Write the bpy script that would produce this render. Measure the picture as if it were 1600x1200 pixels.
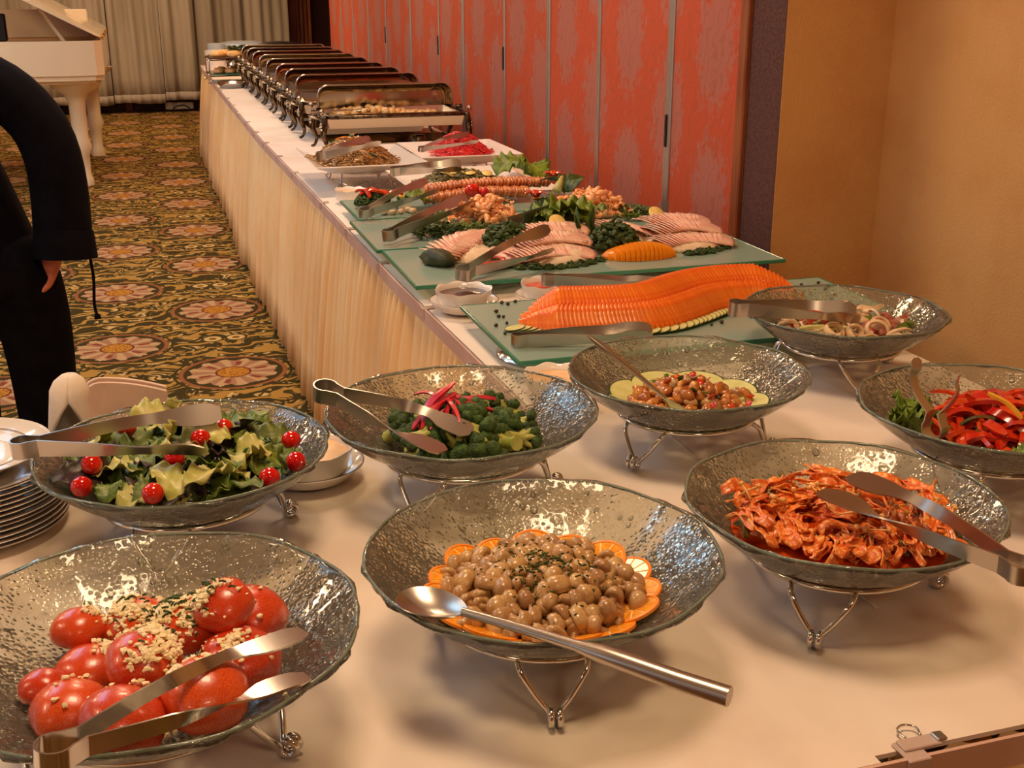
import bpy, bmesh, math, random
from mathutils import Vector, Matrix, Euler, noise
PI = math.pi
RND = random.Random(11)
SC = bpy.context.scene
COL = SC.collection
for _o in list(bpy.data.objects):
    bpy.data.objects.remove(_o)

# ------------------------------------------------------------------ camera
CAM_H = 1.41
F_PX = 1833.0
PITCH = math.atan(625 / F_PX)
YAW = math.atan(597 / (F_PX / math.cos(PITCH)))
cam_data = bpy.data.cameras.new('camera')
cam_data.sensor_width = 36.0
cam_data.lens = 36.0 * F_PX / 1600.0
cam_data.clip_start = 0.05
cam = bpy.data.objects.new('camera', cam_data)
COL.objects.link(cam)
cam.location = (0, 0, CAM_H)
fwd = Vector((math.sin(YAW) * math.cos(PITCH), math.cos(YAW) * math.cos(PITCH), -math.sin(PITCH)))
cam.rotation_euler = fwd.to_track_quat('-Z', 'Y').to_euler()
SC.camera = cam

# ------------------------------------------------------------------ world, lights, exposure
world = bpy.data.worlds.new('world')
SC.world = world
world.use_nodes = True
world.node_tree.nodes['Background'].inputs[0].default_value = (0.6, 0.75, 1.0, 1)
world.node_tree.nodes['Background'].inputs[1].default_value = 0.6
SC.view_settings.view_transform = 'Standard'
SC.view_settings.look = 'None'
SC.view_settings.gamma = 1.0
SC.view_settings.use_curve_mapping = False
SC.view_settings.exposure = 0.24
try:
    SC.cycles.use_denoising = True
    SC.cycles.max_bounces = 10
    SC.cycles.transparent_max_bounces = 24
    SC.cycles.sample_clamp_indirect = 6.0
    SC.cycles.caustics_reflective = False
    SC.cycles.caustics_refractive = False
except Exception:
    pass
CEIL = 2.85
LAMP_COL = (1.0, 0.69, 0.42)
LAMPS = [(-2.6, -1.6, 12), (0.6, -1.6, 14), (-2.6, 1.6, 22), (0.25, 1.1, 24), (-2.6, 4.6, 34), (0.45, 3.6, 25), (-2.6, 8.0, 34), (0.5, 6.4, 25), (-2.0, 11.5, 34), (0.6, 9.4, 28), (0.0, 12.7, 34)]  # last lamp is added to brighten the far drapes
for (lx, ly, pw) in LAMPS:
    ld = bpy.data.lights.new('ceiling_lamp', 'AREA')
    ld.shape = 'SQUARE'
    ld.size = 0.5
    ld.energy = pw
    ld.color = LAMP_COL
    lo = bpy.data.objects.new('ceiling_lamp', ld)
    lo.location = (lx, ly, CEIL - 0.03)
    COL.objects.link(lo)

# ------------------------------------------------------------------ mesh helpers
def lin(c):
    r = []
    for x in c[:3]:
        x = x / 255.0
        r.append(x / 12.92 if x <= 0.04045 else ((x + 0.055) / 1.055) ** 2.4)
    return (r[0], r[1], r[2], 1.0)

_ICO = {}
def ico(sub):
    if sub not in _ICO:
        bm = bmesh.new()
        bmesh.ops.create_icosphere(bm, subdivisions=sub, radius=1.0)
        bm.verts.ensure_lookup_table()
        _ICO[sub] = ([v.co.copy() for v in bm.verts], [tuple(v.index for v in f.verts) for f in bm.faces])
        bm.free()
    return _ICO[sub]

class MB:
    def __init__(s):
        s.v = []
        s.f = []
    def add(s, vs, fs):
        o = len(s.v)
        s.v += [tuple(v) for v in vs]
        s.f += [tuple(i + o for i in f) for f in fs]
        return s
    def box(s, a, b, M=None):
        (x0, y0, z0), (x1, y1, z1) = a, b
        vs = [Vector(p) for p in ((x0,y0,z0),(x1,y0,z0),(x1,y1,z0),(x0,y1,z0),(x0,y0,z1),(x1,y0,z1),(x1,y1,z1),(x0,y1,z1))]
        if M is not None:
            vs = [M @ v for v in vs]
        return s.add(vs, [(0,3,2,1),(4,5,6,7),(0,1,5,4),(1,2,6,5),(2,3,7,6),(3,0,4,7)])
    def bbox(s, a, b, r=0.004, M=None):
        # box with chamfered vertical section: a stack of inset outlines
        (x0, y0, z0), (x1, y1, z1) = a, b
        r = min(r, (x1-x0)*.45, (y1-y0)*.45, (z1-z0)*.45)
        def ring(i, z):
            return [(x0+i+r,y0+i,z),(x1-i-r,y0+i,z),(x1-i,y0+i+r,z),(x1-i,y1-i-r,z),(x1-i-r,y1-i,z),(x0+i+r,y1-i,z),(x0+i,y1-i-r,z),(x0+i,y0+i+r,z)]
        rs = [ring(r*.9, z0), ring(0, z0+r), ring(0, z1-r), ring(r*.9, z1)]
        vs = [Vector(p) for q in rs for p in q]
        if M is not None:
            vs = [M @ v for v in vs]
        fs = [tuple(range(7, -1, -1)), tuple(range(24, 32))]
        for k in range(3):
            for i in range(8):
                j = (i+1) % 8
                fs.append((k*8+i, k*8+j, k*8+8+j, k*8+8+i))
        return s.add(vs, fs)
    def grid(s, fn, nu, nv, cu=False, cv=False):
        mu = nu if cu else nu + 1
        mv = nv if cv else nv + 1
        vs = [fn(i / nu, j / nv) for i in range(mu) for j in range(mv)]
        fs = []
        for i in range(nu):
            for j in range(nv):
                a = i*mv + j; b = ((i+1) % mu)*mv + j
                c = ((i+1) % mu)*mv + (j+1) % mv; d = i*mv + (j+1) % mv
                fs.append((a, b, c, d))
        return s.add(vs, fs)
    def sheet(s, fn, nu, nv, th):
        P = [[Vector(fn(i/nu, j/nv)) for j in range(nv+1)] for i in range(nu+1)]
        Q = []
        for i in range(nu+1):
            row = []
            for j in range(nv+1):
                du = P[min(i+1,nu)][j] - P[max(i-1,0)][j]
                dv = P[i][min(j+1,nv)] - P[i][max(j-1,0)]
                n = du.cross(dv)
                if n.length > 1e-12:
                    n.normalize()
                row.append(P[i][j] - n*th)
            Q.append(row)
        m = nv + 1
        vs = [p for r in P for p in r] + [p for r in Q for p in r]
        o = (nu+1)*m
        fs = []
        for i in range(nu):
            for j in range(nv):
                a, b, c, d = i*m+j, (i+1)*m+j, (i+1)*m+j+1, i*m+j+1
                fs.append((a, b, c, d)); fs.append((o+a, o+d, o+c, o+b))
        for i in range(nu):
            fs.append((i*m, o+i*m, o+(i+1)*m, (i+1)*m))
            fs.append((i*m+nv, (i+1)*m+nv, o+(i+1)*m+nv, o+i*m+nv))
        for j in range(nv):
            fs.append((j, j+1, o+j+1, o+j))
            fs.append((nu*m+j, o+nu*m+j, o+nu*m+j+1, nu*m+j+1))
        return s.add(vs, fs)
    def lathe(s, prof, n=32, c=(0, 0, 0), wob=None):
        m = len(prof)
        vs = []
        for i in range(n):
            a = 2*PI*i/n
            for k, (r, z) in enumerate(prof):
                rr, zz = (r, z) if wob is None else wob(a, k, r, z)
                vs.append((c[0]+rr*math.cos(a), c[1]+rr*math.sin(a), c[2]+zz))
        fs = []
        for i in range(n):
            j = (i+1) % n
            for k in range(m-1):
                fs.append((i*m+k, j*m+k, j*m+k+1, i*m+k+1))
        if prof[0][0] > 1e-5:
            pass
        return s.add(vs, fs)
    def tube(s, pts, r, n=8, closed=False, flat=1.0, up=None):
        pts = [Vector(p) for p in pts]
        k = len(pts)
        rs = r if isinstance(r, (list, tuple)) else [r]*k
        vs = []
        prev = None
        for i in range(k):
            if closed:
                t = pts[(i+1) % k] - pts[i-1]
            else:
                t = pts[min(i+1, k-1)] - pts[max(i-1, 0)]
            if t.length < 1e-9:
                t = Vector((0, 0, 1))
            t.normalize()
            if prev is None:
                q = Vector(up) if up is not None else (Vector((0, 0, 1)) if abs(t.z) < .9 else Vector((1, 0, 0)))
            else:
                q = prev
            q = q - t*q.dot(t)
            if q.length < 1e-6:
                q = t.orthogonal()
            q.normalize()
            prev = q
            b = t.cross(q)
            for j in range(n):
                a = 2*PI*j/n
                vs.append(pts[i] + q*(math.cos(a)*rs[i]*flat) + b*(math.sin(a)*rs[i]))
        fs = []
        for i in range(k if closed else k-1):
            for j in range(n):
                a, b_ = i*n+j, i*n+(j+1) % n
                c, d = ((i+1) % k)*n+(j+1) % n, ((i+1) % k)*n+j
                fs.append((a, b_, c, d))
        if not closed:
            fs.append(tuple(range(n-1, -1, -1)))
            fs.append(tuple((k-1)*n+j for j in range(n)))
        return s.add(vs, fs)
    def ribbon(s, pts, wid, ups, th):
        # solid strap: centre line pts, half widths wid along ups, thickness th
        pts = [Vector(p) for p in pts]
        k = len(pts)
        vs = []
        for i in range(k):
            t = pts[min(i+1, k-1)] - pts[max(i-1, 0)]
            t.normalize()
            u = Vector(ups[i]) if isinstance(ups, list) else Vector(ups)
            u = (u - t*u.dot(t)).normalized()
            n = t.cross(u)
            w = wid[i] if isinstance(wid, (list, tuple)) else wid
            vs += [pts[i]-u*w-n*th, pts[i]+u*w-n*th, pts[i]+u*w+n*th, pts[i]-u*w+n*th]
        fs = [(0, 1, 2, 3), tuple((k-1)*4+j for j in (3, 2, 1, 0))]
        for i in range(k-1):
            for j in range(4):
                jj = (j+1) % 4
                fs.append((i*4+j, (i+1)*4+j, (i+1)*4+jj, i*4+jj))
        return s.add(vs, fs)
    def blob(s, c, rad, sub=2, amp=0.0, freq=2.0, seed=0.0, M=None, flatz=None):
        V, F = ico(sub)
        if not isinstance(rad, (tuple, list)):
            rad = (rad, rad, rad)
        vs = []
        for p in V:
            k = 1.0 + (amp*noise.noise(p*freq + Vector((seed*3.1, seed*7.7, seed*1.3))) if amp else 0)
            q = Vector((p.x*rad[0]*k, p.y*rad[1]*k, p.z*rad[2]*k))
            if flatz is not None and q.z < flatz:
                q.z = flatz
            if M is not None:
                q = M @ q
            vs.append(q + Vector(c))
        return s.add(vs, F)
    def mesh(s, name, mat, smooth=True, sharp=None):
        me = bpy.data.meshes.new(name)
        me.from_pydata(s.v, [], s.f)
        bm = bmesh.new()
        bm.from_mesh(me)
        bmesh.ops.recalc_face_normals(bm, faces=bm.faces)
        bm.to_mesh(me)
        bm.free()
        if smooth:
            me.polygons.foreach_set('use_smooth', [True]*len(me.polygons))
            if sharp:
                me.set_sharp_from_angle(angle=math.radians(sharp))
        if mat is not None:
            me.materials.append(mat)
        me.update()
        return me
    def obj(s, name, mat, parent=None, smooth=True, sharp=None, loc=None, rot=None, scale=None):
        return put(s.mesh(name, mat, smooth, sharp), name, parent, loc, rot, scale)

def put(me, name, parent=None, loc=None, rot=None, scale=None):
    o = bpy.data.objects.new(name, me)
    COL.objects.link(o)
    if parent is not None:
        o.parent = parent
    if loc is not None:
        o.location = loc
    if rot is not None:
        o.rotation_euler = rot
    if scale is not None:
        o.scale = (scale, scale, scale) if isinstance(scale, (int, float)) else scale
    return o
def tag(o, label, cat, group=None):
    o['label'] = label
    o['category'] = cat
    if group:
        o['group'] = group
    return o
def thing(name, label, cat, loc=(0, 0, 0), rotz=0.0, group=None):
    o = bpy.data.objects.new(name, None)
    o.empty_display_size = 0.05
    COL.objects.link(o)
    o.location = loc
    o.rotation_euler = (0, 0, rotz)
    return tag(o, label, cat, group)
def struct(o):
    o['kind'] = 'structure'
    return o
def stuff(o):
    o['kind'] = 'stuff'
    return o
def dup(root, loc, rot=None, label=None, group=None, scale=None):
    r = root.copy()
    COL.objects.link(r)
    r.location = loc
    if rot is not None:
        r.rotation_euler = rot
    if scale is not None:
        r.scale = scale
    if label:
        r['label'] = label
    if group:
        r['group'] = group
    for ch in list(root.children):
        c = ch.copy()
        COL.objects.link(c)
        c.parent = r
        for g in list(ch.children):
            d = g.copy()
            COL.objects.link(d)
            d.parent = c
    return r
def lerp(a, b, t):
    return Vector(a)*(1-t) + Vector(b)*t
def bez(pts, n):
    # Catmull-Rom through the given points
    pts = [Vector(p) for p in pts]
    P = [pts[0]*2-pts[1]] + pts + [pts[-1]*2-pts[-2]]
    out = []
    for i in range(1, len(P)-2):
        for k in range(n):
            t = k/n
            a, b, c, d = P[i-1], P[i], P[i+1], P[i+2]
            out.append(0.5*((2*b)+(c-a)*t+(2*a-5*b+4*c-d)*t*t+(3*b-a-3*c+d)*t**3))
    out.append(pts[-1].copy())
    return out

# ------------------------------------------------------------------ materials
class G:
    """small node graph writer"""
    def __init__(s, name):
        s.m = bpy.data.materials.new(name)
        s.m.use_nodes = True
        s.t = s.m.node_tree
        s.t.nodes.clear()
        s.out = s.t.nodes.new('ShaderNodeOutputMaterial')
    def n(s, typ, **kw):
        nd = s.t.nodes.new(typ)
        for k, v in kw.items():
            setattr(nd, k, v)
        return nd
    def set(s, sock, val):
        if isinstance(val, bpy.types.NodeSocket):
            s.t.links.new(val, sock)
        elif isinstance(val, (tuple, list)) and len(val) == 3 and sock.type == 'RGBA':
            sock.default_value = (val[0], val[1], val[2], 1)
        else:
            sock.default_value = val
    def math(s, op, a, b=None, c=None, clamp=False):
        nd = s.n('ShaderNodeMath', operation=op, use_clamp=clamp)
        s.set(nd.inputs[0], a)
        if b is not None:
            s.set(nd.inputs[1], b)
        if c is not None:
            s.set(nd.inputs[2], c)
        return nd.outputs[0]
    def ss(s, x, lo, hi, a=0.0, b=1.0):
        nd = s.n('ShaderNodeMapRange', interpolation_type='SMOOTHSTEP')
        s.set(nd.inputs[0], x); s.set(nd.inputs[1], lo); s.set(nd.inputs[2], hi); s.set(nd.inputs[3], a); s.set(nd.inputs[4], b)
        return nd.outputs[0]
    def mix(s, f, a, b, mode='MIX'):
        nd = s.n('ShaderNodeMix', data_type='RGBA', blend_type=mode)
        s.set(nd.inputs[0], f); s.set(nd.inputs[6], a); s.set(nd.inputs[7], b)
        return nd.outputs[2]
    def coord(s, kind='Object'):
        return s.n('ShaderNodeTexCoord').outputs[kind]
    def noise(s, vec, scale, detail=3, rough=.55, dist=0.0):
        nd = s.n('ShaderNodeTexNoise')
        if vec is not None:
            s.set(nd.inputs['Vector'], vec)
        nd.inputs['Scale'].default_value = scale
        nd.inputs['Detail'].default_value = detail
        nd.inputs['Roughness'].default_value = rough
        nd.inputs['Distortion'].default_value = dist
        return nd.outputs[0]
    def vor(s, vec, scale, feature='F1', rnd=1.0):
        nd = s.n('ShaderNodeTexVoronoi', feature=feature)
        if vec is not None:
            s.set(nd.inputs['Vector'], vec)
        nd.inputs['Scale'].default_value = scale
        nd.inputs['Randomness'].default_value = rnd
        return nd.outputs[0]
    def bump(s, h, strength, dist=0.002):
        nd = s.n('ShaderNodeBump')
        nd.inputs['Strength'].default_value = strength
        nd.inputs['Distance'].default_value = dist
        s.set(nd.inputs['Height'], h)
        return nd.outputs[0]
    def rand(s):
        return s.n('ShaderNodeObjectInfo').outputs['Random']
    def bsdf(s, col, rough=.5, metal=0.0, nrm=None, spec=.5, coat=0.0, sss=0.0, trans=0.0):
        nd = s.n('ShaderNodeBsdfPrincipled')
        s.set(nd.inputs['Base Color'], col)
        s.set(nd.inputs['Roughness'], rough)
        s.set(nd.inputs['Metallic'], metal)
        nd.inputs['Specular IOR Level'].default_value = spec
        nd.inputs['Coat Weight'].default_value = coat
        nd.inputs['Transmission Weight'].default_value = trans
        if sss:
            nd.inputs['Subsurface Weight'].default_value = sss
            nd.inputs['Subsurface Scale'].default_value = 0.01
        if nrm is not None:
            s.t.links.new(nrm, nd.inputs['Normal'])
        return nd.outputs[0]
    def end(s, sh):
        s.t.links.new(sh, s.out.inputs['Surface'])
        return s.m

def mat(name, c1, c2=None, rough=.5, metal=0.0, vs=30.0, bump=0.0, bs=120.0, spec=.5, coat=0.0, rnd=0.0, c3=None, bd=0.002, stretch=None, lo=.38, hi=.62):
    g = G(name)
    co = g.coord()
    if stretch:
        mp = g.n('ShaderNodeMapping')
        g.t.links.new(co, mp.inputs[0])
        mp.inputs['Scale'].default_value = stretch
        co = mp.outputs[0]
    col = lin(c1)
    if c2 is not None:
        f = g.ss(g.noise(co, vs, 4), lo, hi)
        col = g.mix(f, lin(c1), lin(c2))
        if c3 is not None:
            f2 = g.ss(g.noise(co, vs*2.3, 3), .5, .68)
            col = g.mix(f2, col, lin(c3))
    if rnd:
        v = g.math('MULTIPLY_ADD', g.rand(), 2*rnd, 1-rnd)
        nd = g.n('ShaderNodeHueSaturation')
        g.set(nd.inputs['Value'], v)
        h = g.math('MULTIPLY_ADD', g.rand(), rnd*.08, .5-rnd*.04)
        g.set(nd.inputs['Hue'], h)
        g.set(nd.inputs['Color'], col)
        col = nd.outputs[0]
    nrm = g.bump(g.noise(co, bs, 3), bump, bd) if bump else None
    return g.end(g.bsdf(col, rough, metal, nrm, spec, coat))
M = {}
M['steel'] = mat('stainless_steel', (205, 200, 195), rough=.16, metal=1.0)
M['satin_steel'] = mat('satin_steel', (190, 182, 172), rough=.3, metal=1.0)
M['chrome'] = mat('chrome_wire', (215, 212, 208), rough=.1, metal=1.0)
M['gold_steel'] = mat('polished_steel_dish', (200, 185, 160), rough=.12, metal=1.0)
M['dark_steel'] = mat('dark_cast_metal', (120, 105, 85), (70, 55, 40), rough=.25, metal=1.0, vs=60)
M['porcelain'] = mat('white_porcelain', (243, 236, 228), rough=.12, coat=.4)
M['cloth'] = mat('white_tablecloth', (240, 226, 212), (232, 214, 198), rough=.9, vs=4, bump=.25, bs=420, spec=.15, bd=.001)
M['skirt'] = mat('cream_pleated_cloth', (250, 216, 164), (242, 200, 144), rough=.85, vs=2.0, bump=.15, bs=300, spec=.15)
M['band'] = mat('mauve_skirt_band', (214, 178, 160), (205, 165, 146), rough=.8, vs=8, spec=.2)
M['clip'] = mat('clear_plastic_clip', (200, 175, 165), rough=.2, coat=.5)
M['napkin'] = mat('white_napkin', (240, 228, 214), (230, 214, 196), rough=.9, vs=15, bump=.2, bs=500, spec=.1)
M['alu'] = mat('brushed_aluminium', (190, 178, 165), rough=.4, metal=.85)
M['wood'] = mat('orange_brown_wood', (150, 82, 40), (128, 62, 28), rough=.45, vs=9, stretch=(6, 6, .6))
M['darkwood'] = mat('dark_wood', (92, 44, 24), (60, 28, 16), rough=.5, vs=6, stretch=(1, 1, 6))
M['brownwall'] = mat('brown_textured_wallpaper', (92, 52, 42), (70, 36, 32), rough=.85, vs=140, bump=.5, bs=260)
M['beige'] = mat('beige_textured_wallpaper', (214, 164, 104), (206, 152, 92), rough=.8, vs=3, bump=.55, bs=160, bd=.003, spec=.25)
M['plaster'] = mat('plaster', (225, 205, 180), rough=.9)
M['curtain'] = mat('grey_beige_drape', (188, 172, 148), (166, 150, 128), rough=.9, vs=1.5, stretch=(4, 4, .4), spec=.1)
M['black'] = mat('black_wool_cloth', (14, 12, 20), (9, 8, 14), rough=.9, vs=20, spec=.1)
M['skin'] = mat('skin', (200, 120, 88), (186, 100, 74), rough=.55, vs=20)
M['hair'] = mat('black_hair', (22, 18, 16), rough=.6)
M['piano'] = mat('ivory_piano_lacquer', (240, 222, 186), rough=.2, coat=.4)
M['pianoin'] = mat('gilt_piano_inside', (205, 145, 50), (170, 110, 40), rough=.35, vs=5)
M['rubber'] = mat('black_plastic', (20, 18, 20), rough=.4)

def glass_bowl_mat():
    g = G('hammered_bowl_glass')
    co = g.coord()
    v1 = g.vor(co, 190.0, 'F1')
    v2 = g.vor(co, 42.0, 'F1')
    small = g.ss(v1, 0.0, .55, 1.0, 0.0)
    big = g.ss(v2, .12, .34, 1.0, 0.0)
    mask = g.ss(g.noise(co, 9.0, 2), .45, .55)
    h = g.math('ADD', g.math('MULTIPLY', small, g.math('MULTIPLY_ADD', mask, .5, .5)), g.math('MULTIPLY', big, .9))
    nrm = g.bump(h, .55, .0013)
    tr = g.n('ShaderNodeBsdfTransparent')
    tr.inputs[0].default_value = (.92, .935, .88, 1)
    df = g.n('ShaderNodeBsdfDiffuse')
    df.inputs[0].default_value = lin((222, 214, 192))
    g.t.links.new(nrm, df.inputs['Normal'])
    tl = g.n('ShaderNodeBsdfTranslucent')
    tl.inputs[0].default_value = lin((222, 218, 196))
    m0 = g.n('ShaderNodeMixShader')
    m0.inputs[0].default_value = .5
    g.t.links.new(df.outputs[0], m0.inputs[1]); g.t.links.new(tl.outputs[0], m0.inputs[2])
    m1 = g.n('ShaderNodeMixShader')
    g.set(m1.inputs[0], g.math('MULTIPLY_ADD', g.math('ADD', small, big, clamp=True), .12, .17))
    g.t.links.new(tr.outputs[0], m1.inputs[1]); g.t.links.new(m0.outputs[0], m1.inputs[2])
    gl = g.n('ShaderNodeBsdfGlossy')
    gl.inputs['Roughness'].default_value = .06
    gl.inputs['Color'].default_value = (.95, .95, .93, 1)
    g.t.links.new(nrm, gl.inputs['Normal'])
    fr = g.n('ShaderNodeFresnel')
    fr.inputs['IOR'].default_value = 1.42
    g.t.links.new(nrm, fr.inputs['Normal'])
    m2 = g.n('ShaderNodeMixShader')
    g.set(m2.inputs[0], g.math('MULTIPLY', fr.outputs[0], 1.0, clamp=True))
    g.t.links.new(m1.outputs[0], m2.inputs[1]); g.t.links.new(gl.outputs[0], m2.inputs[2])
    return g.end(m2.outputs[0])
M['bowl'] = glass_bowl_mat()

def sheet_glass(name, tint, body, fac, bs=300.0, bstr=.12):
    g = G(name)
    co = g.coord()
    nrm = g.bump(g.noise(co, bs, 2), bstr, .001)
    tr = g.n('ShaderNodeBsdfTransparent')
    tr.inputs[0].default_value = tint
    df = g.n('ShaderNodeBsdfDiffuse')
    df.inputs[0].default_value = lin(body)
    m1 = g.n('ShaderNodeMixShader')
    m1.inputs[0].default_value = fac
    g.t.links.new(tr.outputs[0], m1.inputs[1]); g.t.links.new(df.outputs[0], m1.inputs[2])
    gl = g.n('ShaderNodeBsdfGlossy')
    gl.inputs['Roughness'].default_value = .05
    g.t.links.new(nrm, gl.inputs['Normal'])
    fr = g.n('ShaderNodeFresnel')
    fr.inputs['IOR'].default_value = 1.5
    m2 = g.n('ShaderNodeMixShader')
    g.t.links.new(fr.outputs[0], m2.inputs[0])
    g.t.links.new(m1.outputs[0], m2.inputs[1]); g.t.links.new(gl.outputs[0], m2.inputs[2])
    return g.end(m2.outputs[0])
M['plate_glass'] = sheet_glass('green_tinted_plate_glass', (.80, .91, .84, 1), (202, 234, 214), .50)
M['plate_edge'] = sheet_glass('deep_green_glass_edge', (.25, .55, .42, 1), (70, 150, 118), .75)
M['bowl_rim'] = sheet_glass('bowl_rim_glass', (.78, .86, .78, 1), (168, 184, 166), .40, 90, .5)

def carpet_mat():
    g = G('medallion_carpet')
    H = 1.41
    pos = g.coord('Object')
    sx = g.n('ShaderNodeSeparateXYZ')
    g.t.links.new(pos, sx.inputs[0])
    wx = g.math('DIVIDE', sx.outputs[0], H)
    wy = g.math('DIVIDE', sx.outputs[1], H)
    def cell(x, off, per):
        a = g.math('DIVIDE', g.math('SUBTRACT', x, off), per)
        return g.math('MULTIPLY', g.math('SUBTRACT', a, g.math('ROUND', a)), per)
    def polar(x0, y0):
        a = cell(wx, x0, .61); b = cell(wy, y0, .678)
        d = g.math('SQRT', g.math('ADD', g.math('MULTIPLY', a, a), g.math('MULTIPLY', b, b)))
        return a, b, d, g.math('ARCTAN2', b, a)
    aA, bA, dA, tA = polar(.169, 3.124)
    aB, bB, dB, tB = polar(-.136, 3.446)
    isA = g.math('LESS_THAN', dA, dB)
    d = g.math('MINIMUM', dA, dB)
    th = g.math('ADD', g.math('MULTIPLY', isA, tA), g.math('MULTIPLY', g.math('SUBTRACT', 1.0, isA), tB))
    # scrolling leaves between the medallions
    wv = g.n('ShaderNodeVectorMath', operation='MULTIPLY_ADD')
    nz = g.n('ShaderNodeTexNoise')
    g.t.links.new(pos, nz.inputs['Vector'])
    nz.inputs['Scale'].default_value = 7.0
    nz.inputs['Detail'].default_value = 1.0
    g.t.links.new(nz.outputs[1], wv.inputs[0])
    wv.inputs[1].default_value = (.22, .22, 0)
    g.t.links.new(pos, wv.inputs[2])
    vo = g.n('ShaderNodeTexVoronoi', feature='DISTANCE_TO_EDGE')
    g.t.links.new(wv.outputs[0], vo.inputs['Vector'])
    vo.inputs['Scale'].default_value = 17.0
    leaf = g.ss(vo.outputs[0], .10, .2)
    sub = g.noise(wv.outputs[0], 42.0, 1)
    leaf = g.math('MULTIPLY', leaf, g.ss(sub, .42, .52))
    wave = g.n('ShaderNodeTexWave', wave_type='RINGS')
    g.t.links.new(wv.outputs[0], wave.inputs['Vector'])
    wave.inputs['Scale'].default_value = 3.2
    wave.inputs['Distortion'].default_value = 6.0
    wave.inputs['Detail Scale'].default_value = 1.6
    scroll = g.ss(wave.outputs[1], .80, .9)
    dark = lin((62, 50, 18)); gold = lin((168, 126, 56)); cream = lin((200, 166, 104))
    pink = lin((158, 112, 80)); brown = lin((142, 86, 50)); wine = lin((110, 44, 26)); amber = lin((186, 128, 44))
    tone = g.ss(g.noise(pos, 16.0, 1), .42, .58)
    lc = g.mix(tone, gold, cream)
    col = g.mix(leaf, dark, lc)
    col = g.mix(scroll, col, gold)
    # flower pairs midway between the A medallions
    fa = g.math('SUBTRACT', g.math('ABSOLUTE', aA), .034)
    fb = g.math('SUBTRACT', g.math('ABSOLUTE', bA), .339)
    fd = g.math('SQRT', g.math('ADD', g.math('MULTIPLY', fa, fa), g.math('MULTIPLY', fb, fb)))
    col = g.mix(g.ss(fd, .032, .036, 1.0, 0.0), col, dark)
    col = g.mix(g.ss(fd, .024, .028, 1.0, 0.0), col, cream)
    col = g.mix(g.ss(fd, .010, .013, 1.0, 0.0), col, lin((120, 80, 30)))
    # medallion
    pet = g.math('SINE', g.math('MULTIPLY', th, 6.0))
    pet2 = g.math('SINE', g.math('MULTIPLY', th, 12.0))
    inside = g.ss(d, .143, .146, 1.0, 0.0)
    ring = g.math('MULTIPLY', inside, g.ss(d, .131, .134))
    rose = g.mix(g.ss(g.math('ADD', pet2, g.math('MULTIPLY', g.noise(pos, 55.0, 2), 1.2)), .2, 1.1), pink, lin((184, 148, 104)))
    rose = g.mix(g.math('MULTIPLY', g.math('MULTIPLY', g.ss(pet, .7, .95), g.ss(d, .055, .065)), g.ss(d, .09, .1, 1.0, 0.0)), rose, lin((130, 62, 40)))
    edge = g.math('ADD', .114, g.math('ADD', g.math('MULTIPLY', pet2, .007), g.math('MULTIPLY_ADD', g.noise(pos, 40.0, 1), .03, -.015)))
    rose = g.mix(g.math('GREATER_THAN', d, edge), rose, dark)
    rose = g.mix(g.ss(d, .047, .05, 1.0, 0.0), rose, wine)
    rose = g.mix(g.ss(d, .041, .044, 1.0, 0.0), rose, amber)
    rose = g.mix(g.math('MULTIPLY', g.ss(d, .041, .044, 1.0, 0.0), g.ss(g.noise(pos, 90.0, 1), .5, .56)), rose, lin((140, 84, 26)))
    col = g.mix(inside, col, rose)
    col = g.mix(ring, col, brown)
    # broad border line round each medallion
    col = g.mix(g.math('MULTIPLY', g.ss(d, .150, .153), g.ss(d, .158, .161, 1.0, 0.0)), col, dark)
    pile = g.noise(pos, 600.0, 2)
    return g.end(g.bsdf(col, .95, 0, g.bump(pile, .5, .003), .1))
M['carpet'] = carpet_mat()

def damask_mat():
    g = G('red_damask_panel')
    pos = g.coord('Object')
    sx = g.n('ShaderNodeSeparateXYZ')
    g.t.links.new(pos, sx.inputs[0])
    y, z = sx.outputs[1], sx.outputs[2]
    def cell(x, off, per):
        a = g.math('DIVIDE', g.math('SUBTRACT', x, off), per)
        return g.math('MULTIPLY', g.math('SUBTRACT', a, g.math('ROUND', a)), per)
    def oval(oy, oz):
        a = g.math('DIVIDE', cell(y, oy, .62), .12); b = g.math('DIVIDE', cell(z, oz, .46), .20)
        return g.math('SQRT', g.math('ADD', g.math('MULTIPLY', a, a), g.math('MULTIPLY', b, b)))
    d = g.math('MINIMUM', oval(.3, .1), oval(.61, .33))
    nz = g.noise(pos, 26.0, 3, .6, .6)
    mp = g.n('ShaderNodeMapping')
    g.t.links.new(pos, mp.inputs[0])
    mp.inputs['Scale'].default_value = (1, 1, .35)
    nz2 = g.noise(mp.outputs[0], 60.0, 2, .6, .8)
    f = g.math('SUBTRACT', g.math('MULTIPLY_ADD', nz, 1.6, .35), d)
    f = g.ss(g.math('ADD', f, g.math('MULTIPLY_ADD', nz2, .8, -.4)), .05, .45)
    col = g.mix(f, lin((190, 76, 40)), lin((176, 104, 90)))
    wave = g.n('ShaderNodeTexWave', wave_type='RINGS')
    g.t.links.new(pos, wave.inputs['Vector'])
    wave.inputs['Scale'].default_value = 7.0
    wave.inputs['Distortion'].default_value = 9.0
    wave.inputs['Detail Scale'].default_value = 2.4
    col = g.mix(g.math('MULTIPLY', g.ss(wave.outputs[1], .86, .96), .4), col, lin((150, 74, 40)))
    rough = g.math('MULTIPLY_ADD', f, -.2, .6)
    return g.end(g.bsdf(col, rough, 0, g.bump(nz2, .15, .001), .4))
M['damask'] = damask_mat()
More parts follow.
